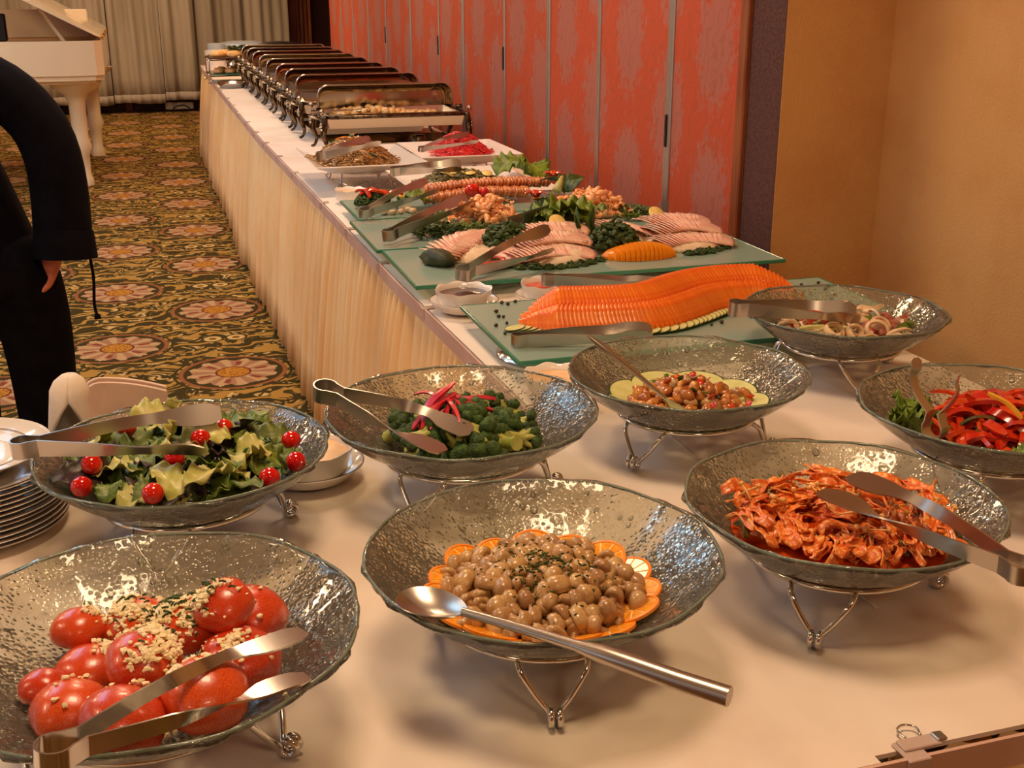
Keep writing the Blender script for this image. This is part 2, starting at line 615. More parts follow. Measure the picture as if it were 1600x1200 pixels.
def emit_mat(name, col, s):
    g = G(name)
    e = g.n('ShaderNodeEmission')
    e.inputs[0].default_value = (col[0], col[1], col[2], 1)
    e.inputs[1].default_value = s
    return g.end(e.outputs[0])
M['blue_glow'] = emit_mat('added_blue_glow', (.42, .70, 1.0), 3.6)  # glow of the strip added in the ceiling
M['dusk'] = emit_mat('curtained_window_pane', (.75, .85, 1.0), .9)
M['lamp_glow'] = emit_mat('lamp_diffuser', (1.0, .72, .42), 4.0)


# ================================================================== the room
T = 0.74                     # table top height
XW = 1.55                    # face of the folding partition
struct(MB().box((-5.2, -4.2, -.06), (3.4, 15.0, 0)).obj('floor', M['carpet'], smooth=False))
struct(MB().box((-5.2, -4.2, CEIL), (3.4, 15.0, CEIL+.08)).obj('ceiling', M['plaster'], smooth=False))
struct(MB().box((-5.2, 14.9, 0), (3.4, 15.0, CEIL)).obj('wall_back', M['brownwall'], smooth=False))
struct(MB().box((-5.2, -4.3, 0), (3.4, -4.2, CEIL)).obj('wall_front', M['beige'], smooth=False))
wl = MB()
WINS = [(-1.5, .6), (1.6, 3.8), (4.8, 7.0), (8.0, 10.2)]
ycur = -4.2
for (a, b) in WINS:
    wl.box((-5.3, ycur, 0), (-5.2, a, CEIL))
    wl.box((-5.3, a, 0), (-5.2, b, .7)); wl.box((-5.3, a, 2.45), (-5.2, b, CEIL))
    ycur = b
wl.box((-5.3, ycur, 0), (-5.2, 15.0, CEIL))
struct(wl.obj('wall_left', M['beige'], smooth=False))
for i, (a, b) in enumerate(WINS):
    w = struct(MB().box((-5.3, a, .7), (-5.28, b, 2.45)).obj('window_%d' % (i+1), M['dusk'], smooth=False))
    fr = MB()
    for y in (a, (a+b)/2, b):
        fr.box((-5.28, y-.03, .7), (-5.19, y+.03, 2.45))
    for z in (.7, 2.45):
        fr.box((-5.28, a, z-.03), (-5.185, b, z+.03))
    fr.obj('window_frame', M['darkwood'], w, smooth=False)
# ceiling light fixtures round the lamps
for i, (lx, ly, pw) in enumerate(LAMPS):
    f = MB()
    for (a, b) in (((-.32, -.32), (.32, -.27)), ((-.32, .27), (.32, .32)), ((-.32, -.27), (-.27, .27)), ((.27, -.27), (.32, .27))):
        f.box((a[0], a[1], -.035), (b[0], b[1], 0.0))
    tag(f.obj('ceiling_light_frame', M['plaster'], smooth=False, loc=(lx, ly, CEIL)), 'square white frame of a ceiling light above the buffet room', 'light', 'ceiling light frames')
# long cool glowing strip added to the ceiling for blue glints on the buffet
glow_strip = struct(MB().box((-1.75, 2.6, CEIL-.012), (-.85, 8.2, CEIL-.002)).obj('window_5', M['blue_glow'], smooth=False))
skf = MB()
for y in (2.6, 4.0, 5.4, 6.8, 8.2):
    skf.box((-1.78, y-.03, CEIL-.03), (-.82, y+.03, CEIL-.001))
for x in (-1.75, -.85):
    skf.box((x-.03, 2.6, CEIL-.03), (x+.03, 8.2, CEIL-.001))
skf.obj('window_frame', M['plaster'], glow_strip, smooth=False)  # frame round the added glowing strip
# beige wall: a step back beside the partition, then the near wall
wr = struct(MB().box((1.86, -4.2, 0), (1.96, 2.71, CEIL)).obj('wall_right', M['beige'], smooth=False))
struct(MB().box((1.55, 2.71, 0), (1.96, 2.80, CEIL)).obj('wall_return', M['beige'], smooth=False))
struct(MB().box((1.552, 2.80, 0), (1.70, 2.885, CEIL)).box((1.5485, 2.712, 0), (1.5515, 2.885, CEIL)).obj('wall_pier', M['brownwall'], smooth=False))
struct(MB().bbox((1.535, 2.885, 0), (1.66, 2.93, CEIL), .004).obj('trim_1', M['wood'], smooth=False))
# folding partition: a structure whose panels, posts and latches are its parts
part = struct(MB().box((XW+.045, 2.93, 0), (XW+.09, 10.15, CEIL)).obj('wall_partition', M['darkwood'], smooth=False))
EDGES = [2.93, 3.39, 3.99, 4.54, 5.14, 5.85, 6.35, 7.05, 7.78, 8.40, 9.02, 9.55, 10.15]
for i in range(len(EDGES)-1):
    a, b = EDGES[i], EDGES[i+1]
    MB().bbox((XW, a+.012, .02), (XW+.05, b-.012, CEIL-.01), .004).obj('panel', M['damask'], part, smooth=False)
for i, y in enumerate(EDGES[1:-1]):
    w = .018 if i % 2 else .026
    MB().bbox((XW-.006, y-w, .02), (XW+.05, y-.002, CEIL-.01), .003).obj('post', M['alu'], part, smooth=False)
    MB().bbox((XW-.003, y+.002, .02), (XW+.05, y+w*.8, CEIL-.01), .003).obj('post', M['alu'], part, smooth=False)
    if i in (0, 3, 5, 7):
        zc = 1.0 if i == 0 else 1.12
        MB().bbox((XW-.011, y-.008, zc-.07), (XW, y+.004, zc+.03), .002).obj('latch', M['rubber'], part, smooth=False)
# far corner: red-brown wall, wooden slats, dark recess
struct(MB().box((1.70, 14.55, 0), (1.83, 14.9, CEIL)).obj('wall_corner', mat('red_brown_wall', (120, 50, 34), (100, 40, 28), vs=3, rough=.7), smooth=False))
sl = struct(MB().box((1.83, 14.70, 0), (2.02, 14.9, CEIL)).obj('trim_2', M['darkwood'], smooth=False))
for k in range(4):
    MB().bbox((1.834+k*.047, 14.62, 0), (1.834+k*.047+.038, 14.71, CEIL), .004).obj('slat', M['wood'], sl, smooth=False)
struct(MB().box((3.3, 10.15, 0), (3.4, 14.9, CEIL)).obj('wall_recess', M['brownwall'], smooth=False))
struct(MB().box((1.64, 10.1, 0), (3.4, 10.15, CEIL)).obj('wall_side', M['brownwall'], smooth=False))
# baseboard and sill under the drapes
bb = struct(MB().box((-5.2, 14.82, 0), (1.70, 14.9, .15)).obj('baseboard_back', M['darkwood'], smooth=False))
for k in range(9):
    x = -3.9 + k*.62
    MB().bbox((x, 14.76, 0), (x+.07, 14.84, .16), .004).obj('post', M['wood'], bb, smooth=False)
sb = thing('floor_socket_box', 'pale box with a cable on the floor under the grey drapes', 'box', (.42, 14.62, 0))
MB().bbox((-.16, -.05, .02), (.16, .05, .10), .01).obj('case', M['plaster'], sb, sharp=30)
MB().tube([(-.08, -.055, .03), (-.03, -.06, .06), (.05, -.06, .07), (.12, -.055, .03)], .006, 6).obj('cable', M['rubber'], sb)

# ------------------------------------------------------------------ drapes
def drape(x0, x1, seed, zb, label):
    rr = random.Random(seed)
    ph = [rr.uniform(0, 6) for _ in range(4)]
    def fn(u, v):
        x = x0 + (x1-x0)*u
        z = zb + (CEIL-.02-zb)*v + .012*math.sin(7*x+ph[0])*(1-v)
        a = .6+.4*math.sin(2.3*x+ph[1])
        s_ = math.sin(2*PI*x/.27+ph[2]+.5*math.sin(3*x))
        y = 14.40 + a*.055*(abs(s_)**.7)*(1 if s_ > 0 else -1) + .015*math.sin(2*PI*x/.11+ph[3]+v)
        return (x, y, z)
    t = thing('window_drape', label, 'curtain', ((x0+x1)/2, 14.4, zb), 0, 'grey drapes along the far wall')
    b = MB().sheet(fn, max(24, int((x1-x0)*60)), 10, .004)
    o = b.obj('cloth', M['curtain'], t)
    o.location = (-(x0+x1)/2, -14.4, -zb)
    # hem band
    h = MB().sheet(lambda u, v: (lambda p: (p[0], p[1]-.006, zb+.09*v+.004))(fn(u, .03*v)), max(24, int((x1-x0)*60)), 2, .002)
    o2 = h.obj('hem', mat('drape_hem', (186, 170, 150), rough=.9), t)
    o2.location = (-(x0+x1)/2, -14.4, -zb)
    return t
drape(-3.6, -1.65, 3, .10, 'grey beige drape hanging to the left behind the white piano')
drape(-1.64, -.30, 4, .11, 'grey beige drape ending behind the lid tip of the white piano')
drape(-.29, .27, 5, .12, 'narrow grey beige drape between the piano and the pale floor box')
drape(.275, .66, 6, .14, 'grey beige drape hanging right above the pale floor box')
drape(.665, 1.72, 7, .16, 'grey beige drape behind the far end of the buffet table')

# ------------------------------------------------------------------ tables
EDGE = [(.585, 1.30), (.572, 1.70), (.560, 2.19), (.545, 2.65), (.535, 3.56), (.526, 4.23), (.506, 5.56), (.508, 8.0), (.518, 10.55)]
def edge_x(y):
    if y <= EDGE[0][1]:
        return EDGE[0][0]
    for (a, b) in zip(EDGE, EDGE[1:]):
        if y <= b[1]:
            t = (y-a[1])/(b[1]-a[1])
            return a[0]+(b[0]-a[0])*t
    return EDGE[-1][0]
TR, YN, YF = 1.365, .77, 10.9
def table(x0, y0, x1, y1, label):
    t = thing('buffet_table', label, 'table', ((x0+x1)/2, (y0+y1)/2, 0), 0, 'buffet tables under the cloths')
    cx, cy = (x0+x1)/2, (y0+y1)/2
    MB().bbox((x0-cx, y0-cy, T-.035), (x1-cx, y1-cy, T-.006), .005).obj('tabletop', M['wood'], t, smooth=False)
    for sx_ in (-1, 1):
        for sy_ in (-1, 1):
            px, py = sx_*((x1-x0)/2-.1), sy_*((y1-y0)/2-.12)
            MB().tube([(px, py, 0), (px, py, T-.034)], .018, 8).obj('leg', M['satin_steel'], t)
    return t
ys = [.78, 2.8, 4.82, 6.84, 8.86, 10.88]
wh = ['under the kimchi and pepper bowls', 'under the green glass plates', 'under the white square platters', 'under the middle chafing dishes', 'at the far plate stacks']
for i in range(5):
    table(.61, ys[i]+(.03 if i == 0 else 0), 1.35, ys[i+1]-.01, 'trestle table hidden below the long white cloth '+wh[i])
table(-1.2, .81, .565, 1.655, 'trestle table hidden below the cloth with the tomato bowl')
# long white cloth: outline follows the slightly uneven row of tables
def cloth(outline_left, xr, y0, y1, name, label, z):
    b = MB()
    n = 90
    def fn(u, v):
        y = y0+(y1-y0)*u
        xl = outline_left(y)
        x_r = xr(y) if callable(xr) else xr
        x = xl+(x_r-xl)*v
        zz = z + .0012*noise.noise(Vector((x*5, y*5, 3.0)))
        return (x, y, zz)
    b.sheet(lambda u, v: fn(u, 1-v), n, 14, .005)
    o = b.obj(name, M['cloth'], sharp=40)
    return tag(o, label, 'tablecloth')
cl = cloth(lambda y: edge_x(y), TR, YN, YF, 'tablecloth', 'long white cloth running under the chafing dishes and glass plates', T)
# pressed fold line down the cloth
MB().ribbon([(.74, 1.0+.02*k, T+.0022) for k in range(30)], .0016, (1, 0, 0), .0003).obj('crease', M['cloth'], cl)
cl2 = cloth(lambda y: -1.25, lambda y: edge_x(y)-.001, YN-.012, 1.695, 'tablecloth', 'white cloth on the side table below the tomato and salad bowls', T+.0016)
def pleats(path, z0, z1, pitch, flare, out, amp=1.0, seed=1):
    """gathered skirt along a ground path; out = outward normal function"""
    rr = random.Random(seed)
    pts = [Vector((p[0], p[1], 0)) for p in path]
    L = [0.0]
    for a, b in zip(pts, pts[1:]):
        L.append(L[-1]+(b-a).length)
    tot = L[-1]
    n = int(tot/pitch)
    per = 12
    N = n*per
    rows = 8
    amps = [rr.uniform(.3, 1.5) for _ in range(n+2)]
    vs, fs = [], []
    seg = 0
    for i in range(N+1):
        s_ = tot*i/N
        while seg < len(L)-2 and s_ > L[seg+1]:
            seg += 1
        d = (pts[seg+1]-pts[seg]).normalized()
        p = pts[seg]+d*(s_-L[seg])
        nn = Vector((-d.y, d.x, 0))*out
        k = i/per
        a_ = amps[int(k)]*(1-(k % 1))+amps[int(k)+1]*(k % 1)
        w = 2*abs(math.sin(PI*k + .5*math.sin(k*.7)))**.85-1
        w2 = noise.noise(Vector((s_*3.0, seed, 0)))
        for r in range(rows):
            v = (r/(rows-1))**1.5
            o = amp*(.010+.026*v**.55)*a_*w - .013*(1-v)**3 + (flare+.006)*v + .016*v*w2
            q = p+nn*o
            vs.append((q.x, q.y, z1+(z0-z1)*v + (.004*w if r == rows-1 else 0)))
    for i in range(N):
        for r in range(rows-1):
            a = i*rows+r
            fs.append((a, a+rows, a+rows+1, a+1))
    return MB().add(vs, fs)
def skirt(path, out, label, seed, clips, pitch=.058):
    t = thing('table_skirt', label, 'table skirt', (path[0][0], path[0][1], 0))
    ox = Vector((path[0][0], path[0][1], 0))
    o = pleats(path, .025, T-.012, pitch, .035, out, 1.0, seed).obj('pleated_cloth', M['skirt'], t)
    o.location = -ox
    sm = o.modifiers.new('thickness', 'SOLIDIFY')
    sm.thickness = .0015
    pp = [Vector((p[0], p[1], 0)) for p in path]
    fine = []
    for a, b in zip(pp, pp[1:]):
        k = max(1, int((b-a).length/.25))
        for i in range(k):
            fine.append(lerp(a, b, i/k))
    fine.append(pp[-1])
    off = []
    for i, p in enumerate(fine):
        d = (fine[min(i+1, len(fine)-1)]-fine[max(i-1, 0)]).normalized()
        off.append(p+Vector((-d.y, d.x, 0))*out*.008 + Vector((0, 0, T-.014)) - ox)
    MB().ribbon(off, .0165, (0, 0, 1), .002).obj('band', M['band'], t, smooth=False)
    acc = 0
    for a, b in zip(pp, pp[1:]):
        L = (b-a).length
        d = (b-a).normalized()
        nn = Vector((-d.y, d.x, 0))*out
        s_ = clips-acc if acc else clips*.5
        while s_ < L:
            p = a+d*s_+nn*.006-ox
            ang = math.atan2(d.y, d.x)
            Mx = Matrix.Translation(p+Vector((0, 0, T))) @ Matrix.Rotation(ang, 4, 'Z')
            c = MB().bbox((-.012, -.022, .0005), (.012, .008, .0032), .001, Mx).bbox((-.012, .004 if out > 0 else -.012, -.02), (.012, .007 if out > 0 else -.009, .003), .001, Mx)
            c.obj('clip', M['clip'], t, smooth=False)
            s_ += clips
        acc = 0
    return t
skirt([(.571, 1.74)]+[(x, y) for (x, y) in EDGE[2:]]+[(.53, 10.80), (.58, 10.90), (1.36, 10.92)], 1, 'long cream pleated skirt hanging from the side of the chafing dish row', 4, .46)
skirt([(1.37, YN-.004), (-1.25, YN-.016)], 1, 'cream pleated skirt on the edge of cloth below the kimchi bowl', 8, .5)
skirt([(-1.25, 1.70), (.512, 1.70)], 1, 'cream pleated skirt behind the table with salad bowl and plates', 9, .5)
# small metal clamp at the seam of the two cloths
k = thing('cloth_clip', 'small clear clip pinching the cloth seam at the table edge', 'clip', (.632, YN+.004, T+.003))
MB().bbox((-.02, -.012, .0), (.02, .004, .003), .001).obj('plate', M['clip'], k, smooth=False)
MB().tube(bez([(-.008, .004, .002), (-.010, .016, .003), (0, .022, .003), (.010, .016, .003), (.008, .004, .002)], 4), .0012, 6).obj('wire_loop', M['chrome'], k)
MB().bbox((.016, -.010, .002), (.027, .002, .006), .001).obj('tab', M['satin_steel'], k, smooth=False)

# ------------------------------------------------------------------ white grand piano
pn = thing('grand_piano', 'ivory white grand piano with its lid propped open before the drapes', 'piano', (-.9, 10.2, 0))
def piano_outline():
    # spine on the right (x=.67), tail facing the camera, keys at the back
    pts = [(.66, -1.0), (.67, -1.12), (.62, -1.19), (.45, -1.22), (.1, -1.21), (-.12, -1.16), (-.24, -1.04), (-.30, -.85), (-.36, -.55), (-.52, -.25), (-.72, 0.0), (-.80, .25), (-.80, .95), (.67, .95)]
    return pts
PO = piano_outline()
def prism(pts, z0, z1, inset=0.0):
    cx = sum(p[0] for p in pts)/len(pts); cy = sum(p[1] for p in pts)/len(pts)
    q = [(p[0]+(cx-p[0])*inset, p[1]+(cy-p[1])*inset) for p in pts]
    n = len(q)
    return [(x, y, z0) for x, y in q]+[(x, y, z1) for x, y in q], [tuple(range(n-1, -1, -1)), tuple(range(n, 2*n))]+[(i, (i+1) % n, n+(i+1) % n, n+i) for i in range(n)]
def rim_wall(pts, z0, z1, ins):
    n = len(pts)
    o_v, _ = prism(pts, z0, z1)
    i_v, _ = prism(pts, z0, z1, ins)
    vs = o_v+i_v
    fs = []
    for i in range(n):
        j = (i+1) % n
        fs += [(i, j, n+j, n+i), (2*n+i, 3*n+i, 3*n+j, 2*n+j), (n+i, n+j, 3*n+j, 3*n+i), (i, 2*n+i, 2*n+j, j)]
    return vs, fs
b = MB(); b.add(*rim_wall(PO, .80, 1.035, .05)); b.obj('rim', M['piano'], pn, sharp=35)
b = MB(); b.add(*prism(PO, .765, .80, .02)); b.obj('lower_moulding', M['piano'], pn, sharp=35)
b = MB(); b.add(*prism(PO, .74, .765, .09)); b.obj('bottom_board', M['piano'], pn, sharp=35)
b = MB(); b.add(*prism(PO, .93, .95, .055)); b.obj('soundboard', M['pianoin'], pn, sharp=35)
for (lx, ly) in ((.45, -.95), (.5, .7), (-.62, .7)):
    MB().lathe([(.0, .745), (.19, .745), (.16, .70), (.09, .66), (.06, .60), (.055, .35), (.075, .28), (.05, .22), (.045, .08), (.06, .05), (.06, 0), (0, 0)], 20, (lx, ly, 0)).obj('leg', M['piano'], pn, sharp=40)
ang = math.radians(28)
lid = MB()
def lidpt(x, y, up_):
    dx = .67-x
    return (.67-dx*math.cos(ang)-up_*math.sin(ang), y, 1.05+dx*math.sin(ang)+up_*math.cos(ang))
n = len(PO)
vs = [lidpt(x, y, 0) for x, y in PO]+[lidpt(x, y, .022) for x, y in PO]
lid.add(vs, [tuple(range(n-1, -1, -1)), tuple(range(n, 2*n))]+[(i, (i+1) % n, n+(i+1) % n, n+i) for i in range(n)])
lid.obj('lid', M['piano'], pn, sharp=35)
vs = [lidpt(.67-(.67-x)*.97, y*.97-.0, -.004) for x, y in PO]+[lidpt(.67-(.67-x)*.97, y*.97, 0.0) for x, y in PO]
MB().add(vs, [tuple(range(n-1, -1, -1)), tuple(range(n, 2*n))]+[(i, (i+1) % n, n+(i+1) % n, n+i) for i in range(n)]).obj('lid_lining', M['pianoin'], pn, smooth=False)
MB().ribbon([(.44, -.95, .98), (.27, -.95, 1.255)], .022, (0, 1, 0), .012).obj('lid_prop', M['piano'], pn, smooth=False)
MB().bbox((-.75, .2, 1.0), (.55, .24, 1.22), .01).obj('music_desk', M['piano'], pn, smooth=False)
MB().bbox((-.76, .6, .80), (.62, .94, .90), .01).obj('key_bed', M['piano'], pn, smooth=False)
MB().bbox((-.66, .72, .90), (.55, .90, .915), .003).obj('keys', M['porcelain'], pn, smooth=False)
MB().bbox((-.10, -.3, 1.0), (-.02, -.22, 1.2), .01).obj('pin_block', M['rubber'], pn, smooth=False)
for hy in (-.8, -.2, .5):
    MB().bbox((.655, hy-.04, 1.03), (.68, hy+.04, 1.055), .003).obj('hinge', M['pianoin'], pn, smooth=False)
mic = thing('microphone_stand', 'thin black microphone boom reaching over the white piano', 'microphone', (-1.62, 9.5, 0))
MB().tube([(0, 0, .02), (0, 0, 1.02), (.02, 0, 1.06)], .011, 8).obj('pole', M['rubber'], mic)
MB().tube([(-.25, 0, 1.06), (.30, 0, 1.14), (.55, 0, 1.085)], .009, 8).obj('boom', M['rubber'], mic)
MB().tube([(.53, 0, 1.09), (.56, 0, 1.083), (.64, 0, 1.06), (.66, 0, 1.055)], [.012, .018, .022, .012], 10).obj('microphone_head', M['rubber'], mic)
for k in range(3):
    a = k*2*PI/3+.4
    MB().tube([(0, 0, .22), (.28*math.cos(a), .28*math.sin(a), .01)], .009, 6).obj('leg', M['rubber'], mic)
# ------------------------------------------------------------------ folded cream cloth standing behind the salad bowl
fc = thing('folded_cloth', 'folded cream cloth standing upright behind the salad bowl', 'cloth', (-.060, 1.676, T+.003))
def fold_face(u, v, off):
    x = -.056+.110*u
    top = .140-.022*u**1.6-.012*(1-min(1, u*5))**2
    return (x, off+.008*math.sin(PI*u)-.003*v, top*v)
for k, off in enumerate((-.009, 0.0, .009)):
    MB().sheet(lambda u, v: fold_face(u, v*(1-.03*abs(k-1)), off), 16, 8, .006).obj('fold', mat('cream_folded_cloth', (226, 198, 178), (214, 184, 164), rough=.9, vs=12, bump=.2, bs=300) if k == 0 else bpy.data.materials['cream_folded_cloth'], fc, sharp=60)

# ------------------------------------------------------------------ person in black, leaning to the left
def skin_mesh(name, joints, edges, root, material, sub=2):
    """joints: list of (x, y, z, rx, ry)"""
    me = bpy.data.meshes.new(name)
    me.from_pydata([j[:3] for j in joints], edges, [])
    o = bpy.data.objects.new(name, me)
    COL.objects.link(o)
    md = o.modifiers.new('skin', 'SKIN')
    md.use_smooth_shade = True
    sk = me.skin_vertices[0].data
    for i, j in enumerate(joints):
        sk[i].radius = (j[3], j[4])
        sk[i].use_root = (i == root)
    ss_ = o.modifiers.new('sub', 'SUBSURF')
    ss_.levels = ss_.render_levels = sub
    dg = bpy.context.evaluated_depsgraph_get()
    ev = o.evaluated_get(dg)
    nm = bpy.data.meshes.new_from_object(ev)
    bpy.data.objects.remove(o)
    nm.materials.clear()
    nm.materials.append(material)
    nm.polygons.foreach_set('use_smooth', [True]*len(nm.polygons))
    return nm
PX, PY = -.43, 3.30
ps = thing('person', 'person in black jacket and trousers bending over beside the buffet, one arm hanging', 'person', (PX, PY, 0))
# body (skin): pelvis, spine, neck, head, limbs with hands. x left(-)/right(+), leaning towards -x and away
J = [(0.0, .04, .80, .06, .06),      # 0 pelvis
     (-.06, .05, .95, .085, .075),      # 1 waist
     (-.15, .08, 1.10, .095, .08),    # 2 chest
     (-.22, .10, 1.20, .08, .07),     # 3 upper chest
     (-.30, .14, 1.27, .055, .055),   # 4 neck
     (-.36, .18, 1.31, .075, .085),   # 5 head base
     (-.42, .22, 1.35, .085, .10),    # 6 head
     (-.46, .25, 1.38, .06, .07),     # 7 crown
     (.095, .02, 1.16, .045, .045),    # 8 right shoulder
     (.205, -.02, .93, .04, .04),     # 9 right elbow
     (.170, -.05, .745, .034, .030),  # 10 wrist
     (.160, -.055, .70, .040, .022),  # 11 palm
     (-.30, .30, 1.10, .06, .06),     # 12 far shoulder
     (-.42, .34, .92, .048, .048),    # 13 far elbow
     (-.52, .30, .80, .032, .03),     # 14 far wrist
     (-.56, .28, .775, .04, .022),    # 15 far palm
     (.05, .02, .74, .05, .05), (.09, -.02, .45, .05, .05), (.09, .01, .09, .045, .045), (.10, -.10, .03, .045, .03),
     (-.05, .05, .74, .05, .05), (-.10, .08, .45, .05, .05), (-.11, .12, .09, .045, .045), (-.10, .01, .03, .045, .03)]
E_ = [(0, 1), (1, 2), (2, 3), (3, 4), (4, 5), (5, 6), (6, 7), (3, 8), (8, 9), (9, 10), (10, 11), (3, 12), (12, 13), (13, 14), (14, 15), (0, 16), (16, 17), (17, 18), (18, 19), (0, 20), (20, 21), (21, 22), (22, 23)]
def fingers(joints, edges, palm, base, dirv, side, nrm):
    """five tapered fingers rooted in the palm, slightly curled"""
    d = Vector(dirv).normalized(); s_ = Vector(side).normalized(); n_ = Vector(nrm).normalized()
    for k, (off, ln) in enumerate(((-.027, .052), (-.009, .062), (.009, .058), (.026, .044))):
        p0 = Vector(base)+s_*off+d*.018
        p1 = p0+d*ln*.45+n_*.006
        p2 = p1+d*ln*.35+n_*.016
        p3 = p2+d*ln*.25+n_*.020
        i = len(joints)
        for p, r in ((p0, .010), (p1, .009), (p2, .008), (p3, .0065)):
            joints.append((p.x, p.y, p.z, r, r))
        edges += [(palm, i), (i, i+1), (i+1, i+2), (i+2, i+3)]
    p0 = Vector(base)-s_*.034-d*.012; p1 = p0-s_*.018+d*.026+n_*.01; p2 = p1+d*.026+n_*.006
    i = len(joints)
    for p, r in ((p0, .012), (p1, .010), (p2, .008)):
        joints.append((p.x, p.y, p.z, r, r))
    edges += [(palm, i), (i, i+1), (i+1, i+2)]
fingers(J, E_, 11, J[11][:3], (-.22, -.05, -1), (.25, -.95, .0), (-.9, -.25, .1))
fingers(J, E_, 15, J[15][:3], (-.8, -.2, -.5), (.2, -.95, 0), (-.3, 0, -.9))
put(skin_mesh('body', J, E_, 0, M['skin'], 2), 'body', ps)
# jacket over torso and arms with wide sleeves
K = [(0.03, .02, .62, .18, .15), (0.0, .03, .78, .165, .14), (-.07, .05, .95, .150, .13), (-.17, .08, 1.10, .155, .14), (-.21, .10, 1.215, .14, .12), (-.26, .12, 1.235, .075, .07),
     (.095, .02, 1.165, .090, .085), (.192, -.005, 1.055, .084, .08), (.205, -.02, .91, .080, .078), (.200, -.04, .80, .084, .078), (.198, -.05, .745, .088, .08),
     (-.31, .30, 1.11, .085, .085), (-.43, .34, .93, .075, .075), (-.50, .305, .82, .07, .07)]
KE = [(0, 1), (1, 2), (2, 3), (3, 4), (4, 5), (4, 6), (6, 7), (7, 8), (8, 9), (9, 10), (4, 11), (11, 12), (12, 13)]
put(skin_mesh('jacket', K, KE, 1, M['black'], 2), 'jacket', ps)
MB().tube([(.203, -.042, .80), (.200, -.048, .765), (.198, -.052, .728)], [.080, .086, .090], 24, flat=.92).obj('cuff', M['black'], ps, sharp=50)
Q = [(.02, .02, .82, .135, .12), (.02, .02, .72, .15, .13), (.10, -.02, .60, .105, .105), (.105, -.02, .40, .09, .09), (.10, .0, .075, .075, .075), (-.09, .06, .60, .105, .105), (-.11, .08, .40, .09, .09), (-.11, .11, .075, .075, .075)]
put(skin_mesh('trousers', Q, [(0, 1), (1, 2), (2, 3), (3, 4), (1, 5), (5, 6), (6, 7)], 1, M['black'], 2), 'trousers', ps)
for (x, y) in ((.10, -.05), (-.10, .06)):
    MB().blob((x, y, .035), (.05, .13, .045), 3, flatz=-.035).obj('shoe', M['rubber'], ps)
h_ = MB().blob((-.425, .23, 1.375), (.10, .11, .095), 3, .08, 3.0, 2)
h_.obj('hair', M['hair'], ps)
for s_ in (-1, 1):
    ear = MB().blob((-.40+.0*s_, .21+.095*s_*.8, 1.335), (.02, .012, .03), 2)
    ear.obj('ear', M['skin'], ps)
    MB().blob((-.50, .235+.032*s_, 1.315), (.01, .012, .010), 2).obj('eye', M['hair'], ps)
MB().blob((-.515, .235, 1.285), (.022, .014, .02), 2).obj('nose', M['skin'], ps)
MB().blob((-.487, .215, 1.255), (.012, .024, .006), 2).obj('mouth', mat('lips', (160, 80, 70), rough=.5), ps)
# cord hanging beside the hand
tag(MB().tube(bez([(PX+.262, PY-.08, .724), (PX+.264, PY-.08, .67), (PX+.258, PY-.07, .60), (PX+.263, PY-.07, .56)], 5), [.004]*13+[.004, .008, .010], 8).obj('apron_tie', M['black']), 'thin black cord hanging beside the hand of the person in black', 'cord')

# ================================================================== glass bowls on wire stands
RB = 0.178
def zin(r, R=RB):
    return .045 + .078*(min(r, R*1.05)/R)**2.2
def bowl_mesh(R, seed):
    rr = random.Random(seed)
    ph = [rr.uniform(0, 6.3) for _ in range(6)]
    prof = []
    n = 16
    for k in range(n+1):
        r = R*k/n
        prof.append((max(r, 1e-4), zin(r, R)))
    top = prof[-1]
    prof.append((top[0]+.0035, top[1]+.0015))
    prof.append((top[0]+.0045, top[1]-.003))
    for k in range(n, -1, -1):
        r = R*k/n
        prof.append((max(r, 1e-4), zin(r, R)-.0065))
    def wob(a, k, r, z):
        e = (r/R)**4
        w = .0016*math.sin(9*a+ph[0])+.0013*math.sin(17*a+ph[1])+.0009*math.sin(31*a+ph[2])
        return r+w*e, z+e*(.0012*math.sin(7*a+ph[3])+.0009*math.sin(23*a+ph[4]))
    return MB().lathe(prof, 112, wob=wob)
def bubbles(R, seed):
    rr = random.Random(seed+50)
    b = MB()
    for k in range(60):
        a = rr.uniform(0, 2*PI)
        r = R*math.sqrt(rr.uniform(.30, .93))
        z = zin(r, R)
        s_ = rr.choice((.0022, .003, .0036, .0046))
        dz = (zin(r+.002, R)-zin(r-.002, R))/.004
        nrm = Vector((-dz*math.cos(a), -dz*math.sin(a), 1)).normalized()
        Mx = nrm.to_track_quat('Z', 'Y').to_matrix()
        b.blob((r*math.cos(a), r*math.sin(a), z), (s_, s_*1.25, s_*.45), 2, M=Mx)
    return b
def stand(cx, cy, a0, label, R=RB):
    t = thing('bowl_stand', label, 'stand', (cx, cy, T), 0, None)
    rr_, zr = .5925*R, .0595
    MB().tube([(rr_*math.cos(2*PI*k/48), rr_*math.sin(2*PI*k/48), zr) for k in range(48)], .0036, 8, closed=True).obj('ring', M['chrome'], t)
    for k in range(3):
        a = math.radians(a0)+k*2*PI/3
        b = MB()
        for s_ in (-1, 1):
            def P(r, da, z):
                return Vector((r*math.cos(a)-da*math.sin(a), r*math.sin(a)+da*math.cos(a), z))
            pts = [P(math.sqrt(rr_*rr_-.034**2), .034*s_, zr-.001), P(.110, .031*s_, .050), P(.117, .017*s_, .028), P(.121, .0055*s_, .014), P(.122, .0042*s_, .008), P(.126, .0042*s_, .0045), P(.133, .0042*s_, .0062), P(.1375, .0042*s_, .012), P(.1355, .0042*s_, .0185), P(.130, .0042*s_, .0205), P(.1265, .0042*s_, .017)]
            b.tube(bez(pts, 3), .0034, 7)
        b.obj('leg', M['chrome'], t)
    return t
BOWLS = {}
